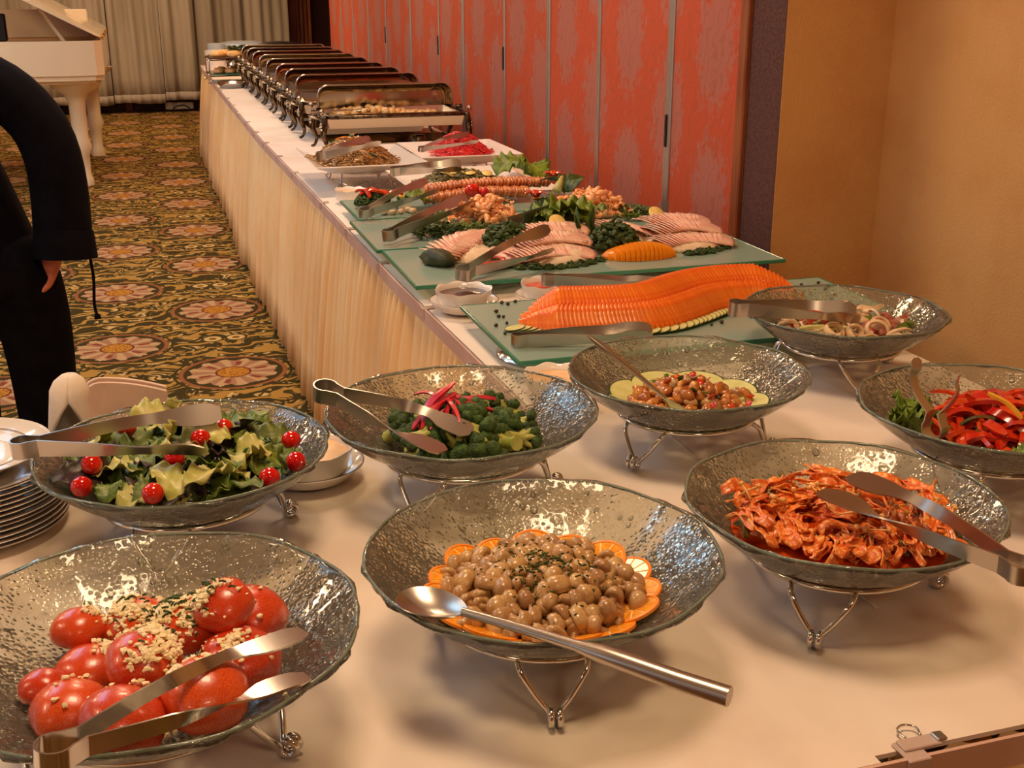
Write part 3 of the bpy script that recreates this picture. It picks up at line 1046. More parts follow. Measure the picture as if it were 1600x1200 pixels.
def bowl(key, cx, cy, R, a0, seed, what):
    stand(cx, cy, a0, 'chrome wire stand with curled feet under the glass bowl of '+what, R)
    t = thing('glass_bowl', 'wide hammered glass bowl filled with '+what, 'bowl', (cx, cy, T))
    bowl_mesh(R, seed).obj('bowl', M['bowl'], t)
    bb_ = bubbles(R, seed).obj('bubbles', M['bowl'], t)
    stuff(bb_)
    rim = []
    for k in range(120):
        a = 2*PI*k/120
        rim.append(((R+.0025+.0012*math.sin(9*a))*math.cos(a), (R+.0025+.0012*math.sin(9*a))*math.sin(a), zin(R, R)+.001*math.sin(7*a+seed)))
    MB().tube(rim, .0019, 6, closed=True).obj('rim', M['bowl_rim'], t)
    BOWLS[key] = (cx, cy, R)
bowl('tom', -.042, .985, .188, -27, 1, 'peeled tomatoes')
bowl('mush', .3480, 1.0215, .178, -103, 2, 'button mushrooms')
bowl('kim', .7110, 1.046, .172, -130, 3, 'kimchi')
bowl('sal', .0090, 1.418, .1745, -110, 4, 'green salad')
bowl('broc', .3776, 1.457, .181, -135, 5, 'broccoli')
bowl('cash', .7440, 1.5182, .1755, -150, 6, 'brown stir-fried mushrooms on cucumber')
bowl('sea', 1.158, 1.7518, .173, -105, 7, 'squid rings and vegetables')
bowl('pep', 1.0808, 1.2536, .178, -150, 8, 'red pepper strips')

def fit_bowl(vs, cx, cy, R):
    mv = Vector((0, 0, 0))
    for it in range(14):
        best, bn = .0004, None
        for v in vs:
            x, y, z = v.x+mv.x-cx, v.y+mv.y-cy, v.z+mv.z-T
            r = math.hypot(x, y)
            if r > R*.99 and z < zin(R, R):
                d, n = r-R*.985, Vector((-x/r, -y/r, 0))
            elif r <= R*.99:
                dz = .078*2.2/R*(r/R)**1.2
                q = math.sqrt(1+dz*dz)
                d = (zin(r, R)+.0004-z)/q
                n = Vector((-dz*x/max(r, 1e-6), -dz*y/max(r, 1e-6), 1))/q
            else:
                continue
            if d > best:
                best, bn = d, n
        if bn is None:
            break
        mv += bn*best
    return mv

# ------------------------------------------------------------------ serving tools
def tongs(L, A, B, label, w=.0105, blade=.0165, twist=.9, rl=.013, up=None, group=None, mt='satin_steel'):
    L, A, B = Vector(L), Vector(A), Vector(B)
    mid = (A+B)/2
    ax = (mid-L).normalized()
    sd = (A-B)
    sd = (sd-ax*sd.dot(ax)).normalized()
    u = ax.cross(sd).normalized()
    if u.z < 0:
        u = -u
    ln = (mid-L).length
    t = thing('serving_tongs', label, 'tongs', tuple(L), 0, group)
    def loc(x, y, z=0.0):
        return ax*x+sd*y+u*z
    loop = []
    for k in range(13):
        a = PI*.28 + (2*PI-.56*PI)*k/12
        loop.append(loc(rl+rl*math.cos(a), rl*math.sin(a)))
    loop = [loc(2.6*rl, .55*rl)]+loop+[loc(2.6*rl, -.55*rl)]
    MB().ribbon(loop, w, u, .0009).obj('spring_loop', M[mt], t, sharp=50)
    for s_, tip in ((1, A), (-1, B)):
        p0 = loc(2.5*rl, .55*rl*s_)
        tp = tip-L
        half = (tp-ax*tp.dot(ax)).dot(sd)
        pts, wd, ups = [], [], []
        for k in range(19):
            q = k/18
            x = 2.5*rl+(tp.dot(ax)-2.5*rl)*q
            y = .55*rl*s_+(half-.55*rl*s_)*q + s_*.010*math.sin(PI*q)
            z = (tp.dot(u))*q + .004*math.sin(PI*q)
            if q > .68:
                y -= s_*.004*math.sin((q-.68)/.32*PI)
            pts.append(loc(x, y, z))
            if q < .62:
                ww = w*(1-.35*q/.62)
            else:
                e = (q-.62)/.38
                ww = w*.65+(blade-w*.65)*min(1, e*2.2)**1.4
                if e > .8:
                    ww *= 1-.45*((e-.8)/.2)**2
            wd.append(ww)
            tw = twist*max(0, min(1, (q-.35)/.35))
            ups.append(u*math.cos(tw)+sd*(s_*math.sin(tw)))
        MB().ribbon(pts, wd, ups, .0009).obj('arm', M[mt], t, sharp=50)
    return t
def spoon(C, E, a, b_, depth, radii, label, lift=.012, up=(0, 0, 1), hflat=1.0):
    """C bowl centre, E handle end"""
    C, E = Vector(C), Vector(E)
    ax = (E-C).normalized()
    u = Vector(up)
    u = (u-ax*u.dot(ax)).normalized()
    sd = u.cross(ax)
    t = thing('serving_spoon', label, 'spoon', tuple(C))
    def fn(p, q):
        th = 2*PI*q
        r = .02+.98*p
        x, y = -a*r*math.cos(th), b_*r*math.sin(th)
        y *= 1-.18*(x/a)
        return ax*x+sd*y-u*(depth*(1-r*r))
    MB().sheet(fn, 8, 28, -.0012).obj('spoon_bowl', M['satin_steel'], t, sharp=60)
    L = (E-C).length
    pts, rs = [], []
    n = len(radii)
    for k in range(n):
        q = k/(n-1)
        x = a*.93+(L-a*.93)*q
        pts.append(ax*x+u*(lift*math.sin(PI*min(1, q*1.2))*.6))
        rs.append(radii[k])
    MB().tube(pts, rs, 12, flat=hflat, up=u).obj('handle', M['satin_steel'], t, sharp=60)
    return t

tongs((-.117, .777, .900), (.092, .930, .882), (.086, .853, .884), 'bright steel tongs lying across the bowl of peeled tomatoes', w=.0085, blade=.0125, twist=1.5, rl=.014, mt='steel')
spoon((.212, .937, .884), (.405, .722, .882), .036, .0245, .011, [.004, .0042, .0045, .0048, .005, .0052, .0082, .0084, .0085, .0086, .0086, .0086], 'large steel serving spoon resting across the bowl of button mushrooms', lift=.004)
tongs((.775, .815, .885), (.735, 1.065, .893), (.682, 1.045, .888), 'steel tongs with broad tips resting across the bowl of kimchi', w=.010, blade=.0175, twist=1.5)
tongs((-.187, 1.412, .888), (.058, 1.425, .902), (.034, 1.312, .897), 'dull steel tongs lying across the green salad bowl', w=.0105, blade=.014, twist=.7)
tongs((.188, 1.512, .893), (.372, 1.385, .856), (.322, 1.340, .850), 'steel tongs with square tips resting in the bowl of broccoli', w=.0105, blade=.017, twist=1.45, rl=.016)
spoon((.700, 1.452, .828), (.576, 1.502, .936), .026, .018, .007, [.003, .0032, .0034, .0038, .0046, .0056, .0058, .0045, .002], 'thin steel spoon standing in the bowl of brown stir-fried mushrooms', up=(-.3, .5, 1), lift=.002)
tongs((.940, 1.772, .880), (1.158, 1.715, .872), (1.140, 1.675, .868), 'steel tongs lying into the bowl of squid rings', w=.0125, blade=.014, twist=.6)
tongs((.935, 1.185, .857), (.922, 1.225, .955), (.945, 1.165, .948), 'small steel tongs standing upright in the bowl of red pepper strips', w=.0085, blade=.008, twist=.3, rl=.014)

# ================================================================== food in the bowls
def scatter(n, rm, sep, rr, rmin=0.0, tries=6000):
    pts = []
    for _ in range(tries):
        if len(pts) >= n:
            break
        a = rr.uniform(0, 2*PI); r = math.sqrt(rr.uniform(rmin*rmin, rm*rm))
        p = (r*math.cos(a), r*math.sin(a))
        if all((p[0]-q[0])**2+(p[1]-q[1])**2 > sep*sep for q in pts):
            pts.append(p)
    return pts
def item(me, name, loc, rot, scale, label, cat, group):
    return tag(put(me, name, None, loc, rot, scale), label, cat, group)

M['tomato'] = mat('peeled_tomato', (204, 58, 24), (220, 90, 40), rough=.22, vs=30, coat=.4, rnd=.12, bump=.1, bs=90)
M['cherry'] = mat('cherry_tomato', (214, 24, 12), (200, 16, 10), rough=.12, vs=20, coat=.5, rnd=.08)
M['cheese'] = mat('crumbled_white_cheese', (250, 238, 200), (240, 222, 170), rough=.8, vs=80)
M['herb'] = mat('chopped_green_herb', (74, 96, 30), (48, 70, 22), rough=.7, vs=80)
M['orange_rind'] = mat('orange_rind', (244, 140, 18), rough=.4)
M['orange_flesh'] = mat('orange_flesh', (250, 178, 46), (244, 150, 24), rough=.25, vs=160, coat=.3)
M['mushroom'] = mat('cooked_button_mushroom', (196, 158, 108), (172, 128, 78), rough=.3, vs=60, coat=.25, rnd=.18, bump=.2, bs=150)
M['mush_brown'] = mat('brown_glazed_mushroom', (204, 136, 66), (170, 96, 42), rough=.22, vs=60, coat=.4, rnd=.22)
M['kim_red'] = mat('kimchi_leaf_red', (212, 84, 22), (236, 128, 48), rough=.35, vs=90, coat=.2, rnd=.16, c3=(246, 190, 116), bump=.3, bs=160)
M['kim_pale'] = mat('kimchi_leaf_pale', (240, 170, 96), (222, 108, 40), rough=.25, vs=110, coat=.4, rnd=.14, bump=.3, bs=160)
M['kim_green'] = mat('kimchi_leaf_green', (74, 74, 26), (110, 84, 30), rough=.3, vs=80, coat=.3)
M['broth'] = mat('red_orange_broth', (196, 66, 10), (210, 84, 16), rough=.08, vs=20, coat=.6)
M['lettuce'] = mat('green_lettuce', (112, 132, 48), (72, 98, 34), rough=.45, vs=40, rnd=.2, bump=.3, bs=90, c3=(134, 146, 58))
M['lettuce_pale'] = mat('pale_lettuce', (214, 208, 138), (176, 176, 88), rough=.4, vs=30, rnd=.1, bump=.3, bs=90)
M['lettuce_purple'] = mat('purple_lettuce', (62, 34, 38), (44, 40, 24), rough=.4, vs=30, rnd=.2, bump=.3, bs=90)
M['frisee'] = mat('bright_curly_lettuce', (126, 146, 34), (88, 112, 26), rough=.45, vs=50, rnd=.1, bump=.3, bs=90)
M['broc_crown'] = mat('broccoli_crown', (44, 70, 20), (72, 100, 32), rough=.6, vs=200, rnd=.2, bump=.9, bs=520, bd=.004)
M['broc_stalk'] = mat('broccoli_stalk', (150, 164, 70), (186, 184, 96), rough=.4, vs=60, rnd=.12)
M['radish'] = mat('red_radish_strip', (190, 26, 52), (214, 54, 74), rough=.3, vs=60, coat=.3, rnd=.12)
M['cucumber'] = mat('cucumber_flesh', (206, 206, 128), (220, 218, 150), rough=.3, vs=60)
M['cuke_skin'] = mat('cucumber_skin', (54, 82, 24), (38, 62, 18), rough=.35, vs=80)
M['pepper_red'] = mat('red_pepper', (198, 44, 16), (220, 76, 28), rough=.2, vs=40, coat=.5, rnd=.16)
M['pepper_yellow'] = mat('yellow_pepper', (234, 170, 44), rough=.25, coat=.3)
M['pepper_green'] = mat('green_pepper', (96, 120, 36), (68, 92, 26), rough=.3, vs=50, coat=.3)
M['squid'] = mat('pale_squid', (236, 206, 164), (226, 186, 140), rough=.3, vs=50, coat=.3, rnd=.08)
M['squid_skin'] = mat('squid_skin', (150, 80, 66), (188, 120, 96), rough=.35, vs=60)
M['parsley'] = mat('dark_curly_parsley', (40, 62, 16), (62, 88, 26), rough=.6, vs=140, rnd=.15)

# ---- peeled tomatoes
cx, cy, R = BOWLS['tom']
def tomato_half(seed):
    b = MB()
    rr = random.Random(seed)
    ph = rr.uniform(0, 6)
    V, F = ico(3)
    vs = []
    for p in V:
        a = math.atan2(p.y, p.x)
        k = 1+.05*math.cos(5*a+ph)*(1-abs(p.z))+.05*noise.noise(p*1.6+Vector((seed, 0, 0)))
        z = p.z*.78
        if z < -.32:
            z = -.32+(z+.32)*.12
        vs.append((p.x*k, p.y*k, z))
    b.add(vs, F)
    return b.mesh('tomato_half', M['tomato'])
th_ = [tomato_half(s) for s in (1, 2, 3)]
TOM = [(-.112, .93, .036), (-.048, 1.066, .036), (.040, 1.035, .038), (.047, .945, .040), (.010, .876, .040), (-.062, .866, .039), (-.102, 1.012, .035), (-.008, 1.000, .036), (-.045, .945, .036), (-.132, .985, .024), (.012, 1.045, .030), (-.10, 1.065, .028), (.028, .985, .030)]
TLAB = ['peeled tomato half with few crumbs beside the loop of the tongs', 'peeled tomato half thickly strewn with cheese, facing the salad bowl', 'peeled tomato half with a single crumb facing the mushroom bowl', 'peeled tomato half lying under the tips of the tongs', 'large peeled tomato half crossed by the lower tongs arm', 'peeled tomato half below the tongs next to their loop', 'peeled tomato half between the cheese heap and the smallest half', 'cheese-covered peeled tomato half in the middle of the bowl', 'peeled tomato half heaped with cheese right beside the upper tongs arm', 'smallest peeled tomato half against the bowl wall facing the plates', 'small peeled tomato half below the topmost one', 'small crumb-topped tomato half beside the thickly strewn one', 'topmost peeled tomato half leaning on the others beyond the tongs']
TOP = (7, 8, 12)                                   # these lie on top of the others
TM = [[x, y, s_*.93, 0.0] for (x, y, s_) in TOM]
for it in range(60):                               # push the lower layer apart until the halves only touch
    for i in range(len(TM)):
        for j in range(i):
            if i in TOP or j in TOP:
                continue
            dx, dy = TM[i][0]-TM[j][0], TM[i][1]-TM[j][1]
            d, want = math.hypot(dx, dy), .97*(TM[i][2]+TM[j][2])
            if 1e-6 < d < want:
                k = (want-d)/d*.5
                TM[i][0] += dx*k; TM[i][1] += dy*k; TM[j][0] -= dx*k; TM[j][1] -= dy*k
    for q in TM:
        r = math.hypot(q[0]-cx, q[1]-cy)
        if r > .142:
            q[0] = cx+(q[0]-cx)*.142/r; q[1] = cy+(q[1]-cy)*.142/r
for i in [k for k in range(len(TM)) if k not in TOP]+list(TOP):
    x, y, s_, _ = TM[i]
    rot = Euler((RND.uniform(-.3, .3), RND.uniform(-.3, .3), RND.uniform(0, 6)))
    z = T+zin(math.hypot(x-cx, y-cy), R)+s_*.34
    if i in TOP:
        for j, (tx, ty, ts_, tz) in enumerate(TM):
            d2 = ((x-tx)**2+(y-ty)**2)/((s_+ts_)**2)
            if tz and d2 < 1 and j != i:
                z = max(z, tz+.56*(s_+ts_)*math.sqrt(1-d2))
    vs = [rot.to_matrix() @ (v.co*s_)+Vector((x, y, z)) for v in th_[i % 3].vertices]
    p = Vector((x, y, z))+fit_bowl(vs, cx, cy, R)
    TM[i] = [p.x, p.y, s_, p.z]
    item(th_[i % 3], 'tomato_half', p, rot, s_, TLAB[i], 'tomato', 'peeled tomato halves')
# slices fanned out on the tomatoes
def wedge_mesh():
    b = MB()
    b.sheet(lambda u, v: (.027*math.cos(PI*u)*(.2+.8*v), .030*math.sin(PI*u)*(.2+.8*v), .006*(1-v*v)), 14, 4, .005)
    return b.mesh('tomato_slice', M['tomato'])
wm = wedge_mesh()
for k in range(0):
    item(wm, 'tomato_slice', (-.004+k*.011, 1.005-k*.012, T+.142-k*.007), (.55, .25, -.7+.08*k), 1.0, 'thin peeled tomato slice fanned out among the tomato halves', 'tomato slice', 'fanned tomato slices')
rr = random.Random(5)
ch_, hb = MB(), MB()
def tom_top(x, y):
    z = T+zin(math.hypot(x-cx, y-cy), R)
    for (tx, ty, s_, tz) in TM:
        d2 = ((x-tx)**2+(y-ty)**2)/(s_*s_)
        if d2 < 1:
            z = max(z, tz+s_*.77*math.sqrt(1-d2))
    return z
CL = [(-.055+.05*q+rr.gauss(0, .022), 1.062-.14*q+rr.gauss(0, .020)) for q in [rr.random() for _ in range(70)]]
for k in range(1700):
    t_ = rr.random()
    ax_ = (-.055+.05*t_ + rr.gauss(0, .024), 1.062-.14*t_ + rr.gauss(0, .022))
    c0 = CL[k % 70]
    ax_ = (c0[0]+rr.gauss(0, .0055), c0[1]+rr.gauss(0, .0055))
    if k > 1640:
        ax_ = (rr.uniform(-.12, .07), rr.uniform(.88, 1.05))
    s_ = rr.uniform(.0012, .0034)
    ch_.blob((ax_[0], ax_[1], tom_top(*ax_)+s_*.6), (s_, s_*rr.uniform(.7, 1.2), s_*.8), 1, 1.1, 3.0, k)
for k in range(150):
    t_ = rr.random()
    p = (-.06+.07*t_+rr.gauss(0, .02), 1.06-.10*t_+rr.gauss(0, .025))
    a = rr.uniform(0, PI)
    z = tom_top(*p)+.0045
    d = Vector((math.cos(a), math.sin(a), rr.uniform(-.3, .3)))*rr.uniform(.0015, .004)
    hb.ribbon([Vector((p[0], p[1], z))-d, Vector((p[0], p[1], z+.0008)), Vector((p[0], p[1], z))+d], .0009, (0, 0, 1), .0004)
stuff(tag(ch_.obj('cheese_crumbs', M['cheese'], smooth=False), 'white cheese crumbs scattered over the peeled tomatoes', 'cheese'))
stuff(tag(hb.obj('herb_flecks', M['herb'], smooth=False), 'chopped green herbs sprinkled on the cheese and tomatoes', 'herbs'))

# ---- button mushrooms on orange slices
cx, cy, R = BOWLS['mush']
def mushroom(seed):
    rr = random.Random(seed)
    b = MB()
    prof = [(1e-4, .0105), (.005, .0100), (.0088, .0076), (.0106, .003), (.0102, -.0012), (.0066, -.0016), (.0046, -.0014), (.0042, -.0062), (.0050, -.0095), (1e-4, -.0105)]
    bend = rr.uniform(-.25, .25)
    def wob(a, k, r, z):
        return r*(1+.10*math.cos(2*a+seed)+.06*math.sin(3*a+seed)), z
    b.lathe(prof, 12, wob=wob)
    b.v = [(x+bend*z*(1 if z < 0 else .3), y, z) for (x, y, z) in b.v]
    return b.mesh('button_mushroom', M['mushroom'])
def mush_slice(seed):
    # a mushroom cut lengthwise: flat slab with cap and stem outline
    out = [(-.004, -.010), (.004, -.010), (.0036, -.002), (.0102, -.0015), (.0108, .004), (.007, .0092), (0, .011), (-.007, .0092), (-.0108, .004), (-.0102, -.0015), (-.0036, -.002)]
    n = len(out)
    vs = [(x, -.003, z) for x, z in out]+[(x, .003, z) for x, z in out]
    return MB().add(vs, [tuple(range(n)), tuple(range(2*n-1, n-1, -1))]+[(i, n+i, n+(i+1) % n, (i+1) % n) for i in range(n)]).mesh('button_mushroom', M['mushroom'], sharp=50)
mm = [mushroom(s) for s in (1, 2, 3, 4, 5)]
rind_b, flesh_b = MB(), MB()
rind_b.lathe([(.0255, -.0022), (.0285, -.0014), (.0285, .0014), (.0255, .0022), (.0255, -.0022)], 32)
for k in range(10):
    a0, a1 = 2*PI*k/10+.05, 2*PI*(k+1)/10-.05
    vs = []
    for z in (-.0018, .0018):
        vs += [(.003*math.cos((a0+a1)/2), .003*math.sin((a0+a1)/2), z)]+[(.0246*math.cos(a0+(a1-a0)*j/4), .0246*math.sin(a0+(a1-a0)*j/4), z) for j in range(5)]
    flesh_b.add(vs, [(5, 4, 3, 2, 1, 0), (6, 7, 8, 9, 10, 11)]+[(i, (i+1) % 6, 6+(i+1) % 6, 6+i) for i in range(6)])
pith_b = MB().lathe([(1e-4, -.0012), (.026, -.0012), (.026, .0012), (1e-4, .0012)], 28)
rind_m = rind_b.mesh('rind', M['orange_rind'], sharp=40)
flesh_m = flesh_b.mesh('flesh_segments', M['orange_flesh'], smooth=False)
pith_m = pith_b.mesh('pith', mat('orange_pith', (250, 214, 140), rough=.4), sharp=40)
for k in range(15):
    a = 2*PI*k/15+.1
    rr_ = .096+RND.uniform(-.003, .003)
    o = thing('orange_slice', 'round orange slice lining the bowl under the button mushrooms', 'orange slice', (cx+rr_*math.cos(a), cy+rr_*math.sin(a), T+zin(rr_, R)+.009+.002*(k % 2)), 0, 'orange slices under the mushrooms')
    o.rotation_euler = (0, -.36-.08*(k % 2), a)
    put(rind_m, 'rind', o); put(flesh_m, 'flesh_segments', o); put(pith_m, 'pith', o)
rr = random.Random(21)
MT = []
for layer, (n, rm, sep, zz, hh) in enumerate(((80, .104, .0150, .0, .018), (72, .088, .0145, .016, .022), (48, .062, .0140, .032, .016))):
    for (x, y) in scatter(n, rm, sep, rr):
        r = math.hypot(x, y)
        z = zin(r, R)+.010+zz+hh*(1-(r/rm)**2)*.9
        MT.append((x, y, z))
        item(mm[rr.choice((0, 1, 2, 3, 0, 1, 2, 3, 4))], 'button_mushroom', (cx+x, cy+y, T+z), (rr.uniform(-1.9, 1.9), rr.uniform(-1.2, 1.2), rr.uniform(0, 6.3)), rr.uniform(.82, 1.25), 'small cooked button mushroom in the heap on orange slices', 'mushroom', 'button mushrooms heaped in the bowl')
hb = MB()
for k in range(420):
    x, y = rr.gauss(0.0, .026), rr.gauss(.0, .030)
    zz = max([q[2]+.0105*math.sqrt(max(0, 1-((x-q[0])**2+(y-q[1])**2)/.00011)) for q in MT if (x-q[0])**2+(y-q[1])**2 < .00011] or [zin(math.hypot(x, y))+.06])
    a = rr.uniform(0, PI)
    d = Vector((math.cos(a), math.sin(a), rr.uniform(-.3, .3)))*rr.uniform(.0008, .0022)
    p = Vector((cx+x, cy+y, T+zz+.0012))
    hb.ribbon([p-d, p+Vector((0, 0, .0004)), p+d], .0008, (0, 0, 1), .0004)
stuff(tag(hb.obj('herb_flecks', M['herb'], smooth=False), 'chopped green herbs sprinkled on the button mushrooms', 'herbs'))

# ---- kimchi
cx, cy, R = BOWLS['kim']
def pool(rm, z, mt, name, label, cat):
    b = MB()
    prof = [(1e-4, z), (rm*.6, z), (rm-.001, z)]+[(max(1e-4, rm*(1-k/10)), zin(rm*(1-k/10), R)+.0004) for k in range(11)]
    b.lathe(prof, 48, (cx, cy, T))
    return tag(b.obj(name, mt), label, cat)
pool(.121, zin(.121, R)+.0005, M['broth'], 'kimchi_broth', 'red orange broth pooled round the kimchi', 'broth')
def kim_strip(seed, mt, L, W):
    rr = random.Random(seed)
    ph = rr.uniform(0, 6)
    b = MB()
    def fn(u, v):
        x = (u-.5)*L
        wd = W*(.55+.45*math.sin(PI*min(1, u*1.2+.1)))
        y = (v-.5)*wd + .003*math.sin(5*u+ph)
        z = .0022*math.sin(9*u+ph)+.0028*math.cos(3*(v-.5)+ph)*math.sin(4*u)-.006*(2*u-1)**2+.0022*abs(v-.5)*2
        return (x, y, z)
    b.sheet(fn, 9, 4, .0016)
    return b.mesh('kimchi_leaf', M[mt])
ks = [kim_strip(s, m_, L, W) for s, (m_, L, W) in enumerate((('kim_red', .052, .020), ('kim_red', .046, .016), ('kim_red', .058, .022), ('kim_pale', .050, .011), ('kim_pale', .044, .008), ('kim_red', .038, .022), ('kim_green', .030, .010)))]
rr = random.Random(31)
bund = [(-.075, .045, .3), (-.03, .065, .1), (.03, .075, -.5), (.02, .03, -.4), (-.055, -.01, 1.2), (-.09, .005, 1.5), (.075, .03, -1.1), (.0, -.045, 1.3), (.045, -.03, 1.5), (.08, -.045, 1.1), (-.03, -.06, .7), (.105, -.01, .9), (.035, -.08, 1.4)]
for bi, (bx, by, ba) in enumerate(bund):
    for k in range(22):
        u_, v_ = rr.gauss(0, .014), rr.gauss(0, .019)
        x = bx*1.08+u_*math.cos(ba)-v_*math.sin(ba)
        y = by*1.10+u_*math.sin(ba)+v_*math.cos(ba)
        r = math.hypot(x, y)
        if r > .125:
            continue
        z = zin(r, R)+.020+.020*(1-(r/.14)**2)+.012*max(0, 1-(u_*u_+v_*v_)/.0006)+rr.uniform(-.004, .006)
        sel = rr.choice((0, 0, 1, 1, 2, 3, 3, 4, 3, 5, 0, 4)) if k else 6
        item(ks[sel], 'kimchi_leaf', (cx+x, cy+y, T+z), (rr.gauss(0, .55), rr.gauss(0, .22), ba+rr.gauss(0, .18)), rr.uniform(.75, 1.05), 'red seasoned cabbage leaf strip in the kimchi bowl', 'kimchi', 'kimchi leaf strips')
en = MB().tube([(0, 0, -.016), (.001, 0, -.004), (0, 0, .006)], [.0011, .0012, .0014], 6).blob((0, 0, .007), (.003, .003, .0024), 2).mesh('enoki_mushroom', mat('enoki', (226, 170, 92), rough=.3, coat=.3))
for k in range(26):
    bx, by, ba = bund[rr.choice((0, 1, 3, 7, 8, 9, 3))]
    x, y = bx+rr.gauss(0, .018), by+rr.gauss(0, .016)
    r = math.hypot(x, y)
    item(en, 'enoki_mushroom', (cx+x, cy+y, T+zin(r, R)+.050+.014*(1-(r/.14)**2)), (1.1*rr.choice((-1, 1))+rr.gauss(0, .3), rr.gauss(0, .4), rr.uniform(0, 6)), 1.1, 'tiny pale long-stemmed mushroom lying among the kimchi', 'mushroom', 'enoki mushrooms in the kimchi')

# ---- green salad
cx, cy, R = BOWLS['sal']
def leaf_mesh(seed, mt, L=.075, W=.055, ruf=.0055, curl=.014, freq=11):
    rr = random.Random(seed)
    ph = [rr.uniform(0, 6) for _ in range(4)]
    def fn(u, v):
        t_ = v*2-1
        wd = W*.5*(math.sin(PI*min(1, .14+.84*u))**.45)*(1+.05*math.sin(freq*u*2+ph[3]))
        e = abs(t_)**2
        x = (u-.45)*L*(1-.10*e)+.10*L*t_*math.sin(ph[0])*u
        y = t_*wd
        z = ruf*e*math.sin(freq*2*u+ph[1]+(1.4 if t_ > 0 else 0))+ruf*.4*math.sin(6*u+3*t_+ph[2])-curl*(2*u-1)**2+.35*wd*abs(t_)-.001*math.cos(20*u)*(1-abs(t_))
        return (x, y, z)
    return MB().sheet(fn, 16, 10, .0007).mesh('lettuce_leaf', M[mt])
LV = {m_: [leaf_mesh(s*7+len(m_), m_, L, W) for s, (L, W) in enumerate(((.07, .055), (.055, .05), (.085, .05)))] for m_ in ('lettuce', 'lettuce_pale', 'lettuce_purple')}
rr = random.Random(44)
LAB = {'lettuce': 'green lettuce leaf tossed in the salad bowl', 'lettuce_pale': 'pale yellow lettuce leaf tossed in the salad bowl', 'lettuce_purple': 'dark purple lettuce leaf tossed in the salad bowl'}
def salad_z(x, y):
    r = math.hypot(x, y)
    return max(zin(r, R)+.016, .104+.022*(1-(r/.16)**2))
PALE = [(.07, -.07), (.08, -.045), (.03, -.105), (-.02, -.11), (-.03, .11), (.0, .115), (-.105, .05), (.02, .0), (-.02, -.015)]
for k, (x, y) in enumerate(PALE):
    item(rr.choice(LV['lettuce_pale']), 'lettuce_leaf', (cx+x, cy+y, T+salad_z(x, y)+.012), (rr.gauss(0, .5)+.3, rr.gauss(0, .5), rr.uniform(0, 6.3)), rr.uniform(.7, 1.05), LAB['lettuce_pale'], 'lettuce', 'pale salad leaves')
for lay in range(2):
    for (x, y) in scatter(48, .132, .017, rr):
        m_ = rr.choice(('lettuce', 'lettuce', 'lettuce_purple')) if y > .02 else rr.choice(('lettuce', 'lettuce', 'lettuce', 'lettuce', 'lettuce_purple', 'lettuce', 'lettuce_pale'))
        item(rr.choice(LV[m_]), 'lettuce_leaf', (cx+x, cy+y, T+salad_z(x, y)-.012+.014*lay), (rr.gauss(0, .32), rr.gauss(0, .32), rr.uniform(0, 6.3)), rr.uniform(.6, .95), LAB[m_], 'lettuce', {'lettuce': 'green', 'lettuce_pale': 'pale', 'lettuce_purple': 'purple'}[m_]+' salad leaves')
ctm = MB().blob((0, 0, 0), (1, 1, .95), 3, .03, 1.5, 3).mesh('cherry_tomato', M['cherry'])
for (x, y) in [(-.058, 1.492), (-.003, 1.505), (.034, 1.462), (.030, 1.403), (.060, 1.437), (.140, 1.360), (.140, 1.402), (.102, 1.300), (-.108, 1.330), (-.030, 1.278), (-.098, 1.383), (-.003, 1.354), (.05, 1.52)]:
    item(ctm, 'cherry_tomato', (x, y, T+salad_z(x-cx, y-cy)+.013), (rr.uniform(0, 3), rr.uniform(0, 3), 0), .0125, 'shiny red cherry tomato on the salad leaves', 'tomato', 'cherry tomatoes in the salad')

# ---- broccoli with radish strips
cx, cy, R = BOWLS['broc']
def floret(seed):
    rr = random.Random(seed)
    crown, stalk = MB(), MB()
    stalk.tube([(0, 0, -.026), (0, 0, -.014), (0, 0, -.004)], [.0075, .0068, .0085], 8)
    for k in range(6):
        a = k*PI/3+rr.uniform(-.2, .2)
        stalk.tube([(0, 0, -.012), (.008*math.cos(a), .008*math.sin(a), -.002), (.013*math.cos(a), .013*math.sin(a), .005)], [.0045, .0035, .003], 6)
    for k in range(13):
        a = rr.uniform(0, 2*PI)
        q = math.sqrt(rr.uniform(0, 1))
        s_ = rr.uniform(.0060, .0085)
        crown.blob((.016*q*math.cos(a), .016*q*math.sin(a), .010-.010*q*q), (s_, s_, s_*.85), 2, .35, 5.0, k+seed)
    return crown.mesh('crown', M['broc_crown']), stalk.mesh('stalk', M['broc_stalk'], sharp=60)
FL = [floret(s) for s in (3, 9, 14)]
rr = random.Random(60)
for lay, (n, rm, zz) in enumerate(((30, .106, .016), (15, .062, .044), (4, .022, .064))):
    for (x, y) in scatter(n, rm, .026, rr):
        r = math.hypot(x, y)
        c_, s_ = rr.choice(FL)
        o = thing('broccoli_floret', 'green broccoli floret in the glass bowl', 'broccoli', (cx+x, cy+y, T+zin(r, R)+zz+.006), 0, 'broccoli florets in the bowl')
        tl = rr.choice((.3, .9, 1.5, 1.9)) if r > .05 else .4
        a = math.atan2(y, x)+rr.gauss(0, .6)
        o.rotation_euler = Euler((0, tl*rr.choice((1, 1, -1)), a))
        o.scale = (1.2+rr.uniform(-.15, .2),)*3
        put(c_, 'crown', o); put(s_, 'stalk', o)
def strip_mesh(L, w, seed, mt, bend=.01):
    b = MB()
    b.ribbon([((u/8-.5)*L, .003*math.sin(u*.7+seed), bend*(1-(u/4-1)**2)-bend*.5) for u in range(9)], [w*.5]+[w]*7+[w*.4], (0, 1, 0), w*.45)
    return b.mesh('pepper_strip', M[mt], sharp=60)
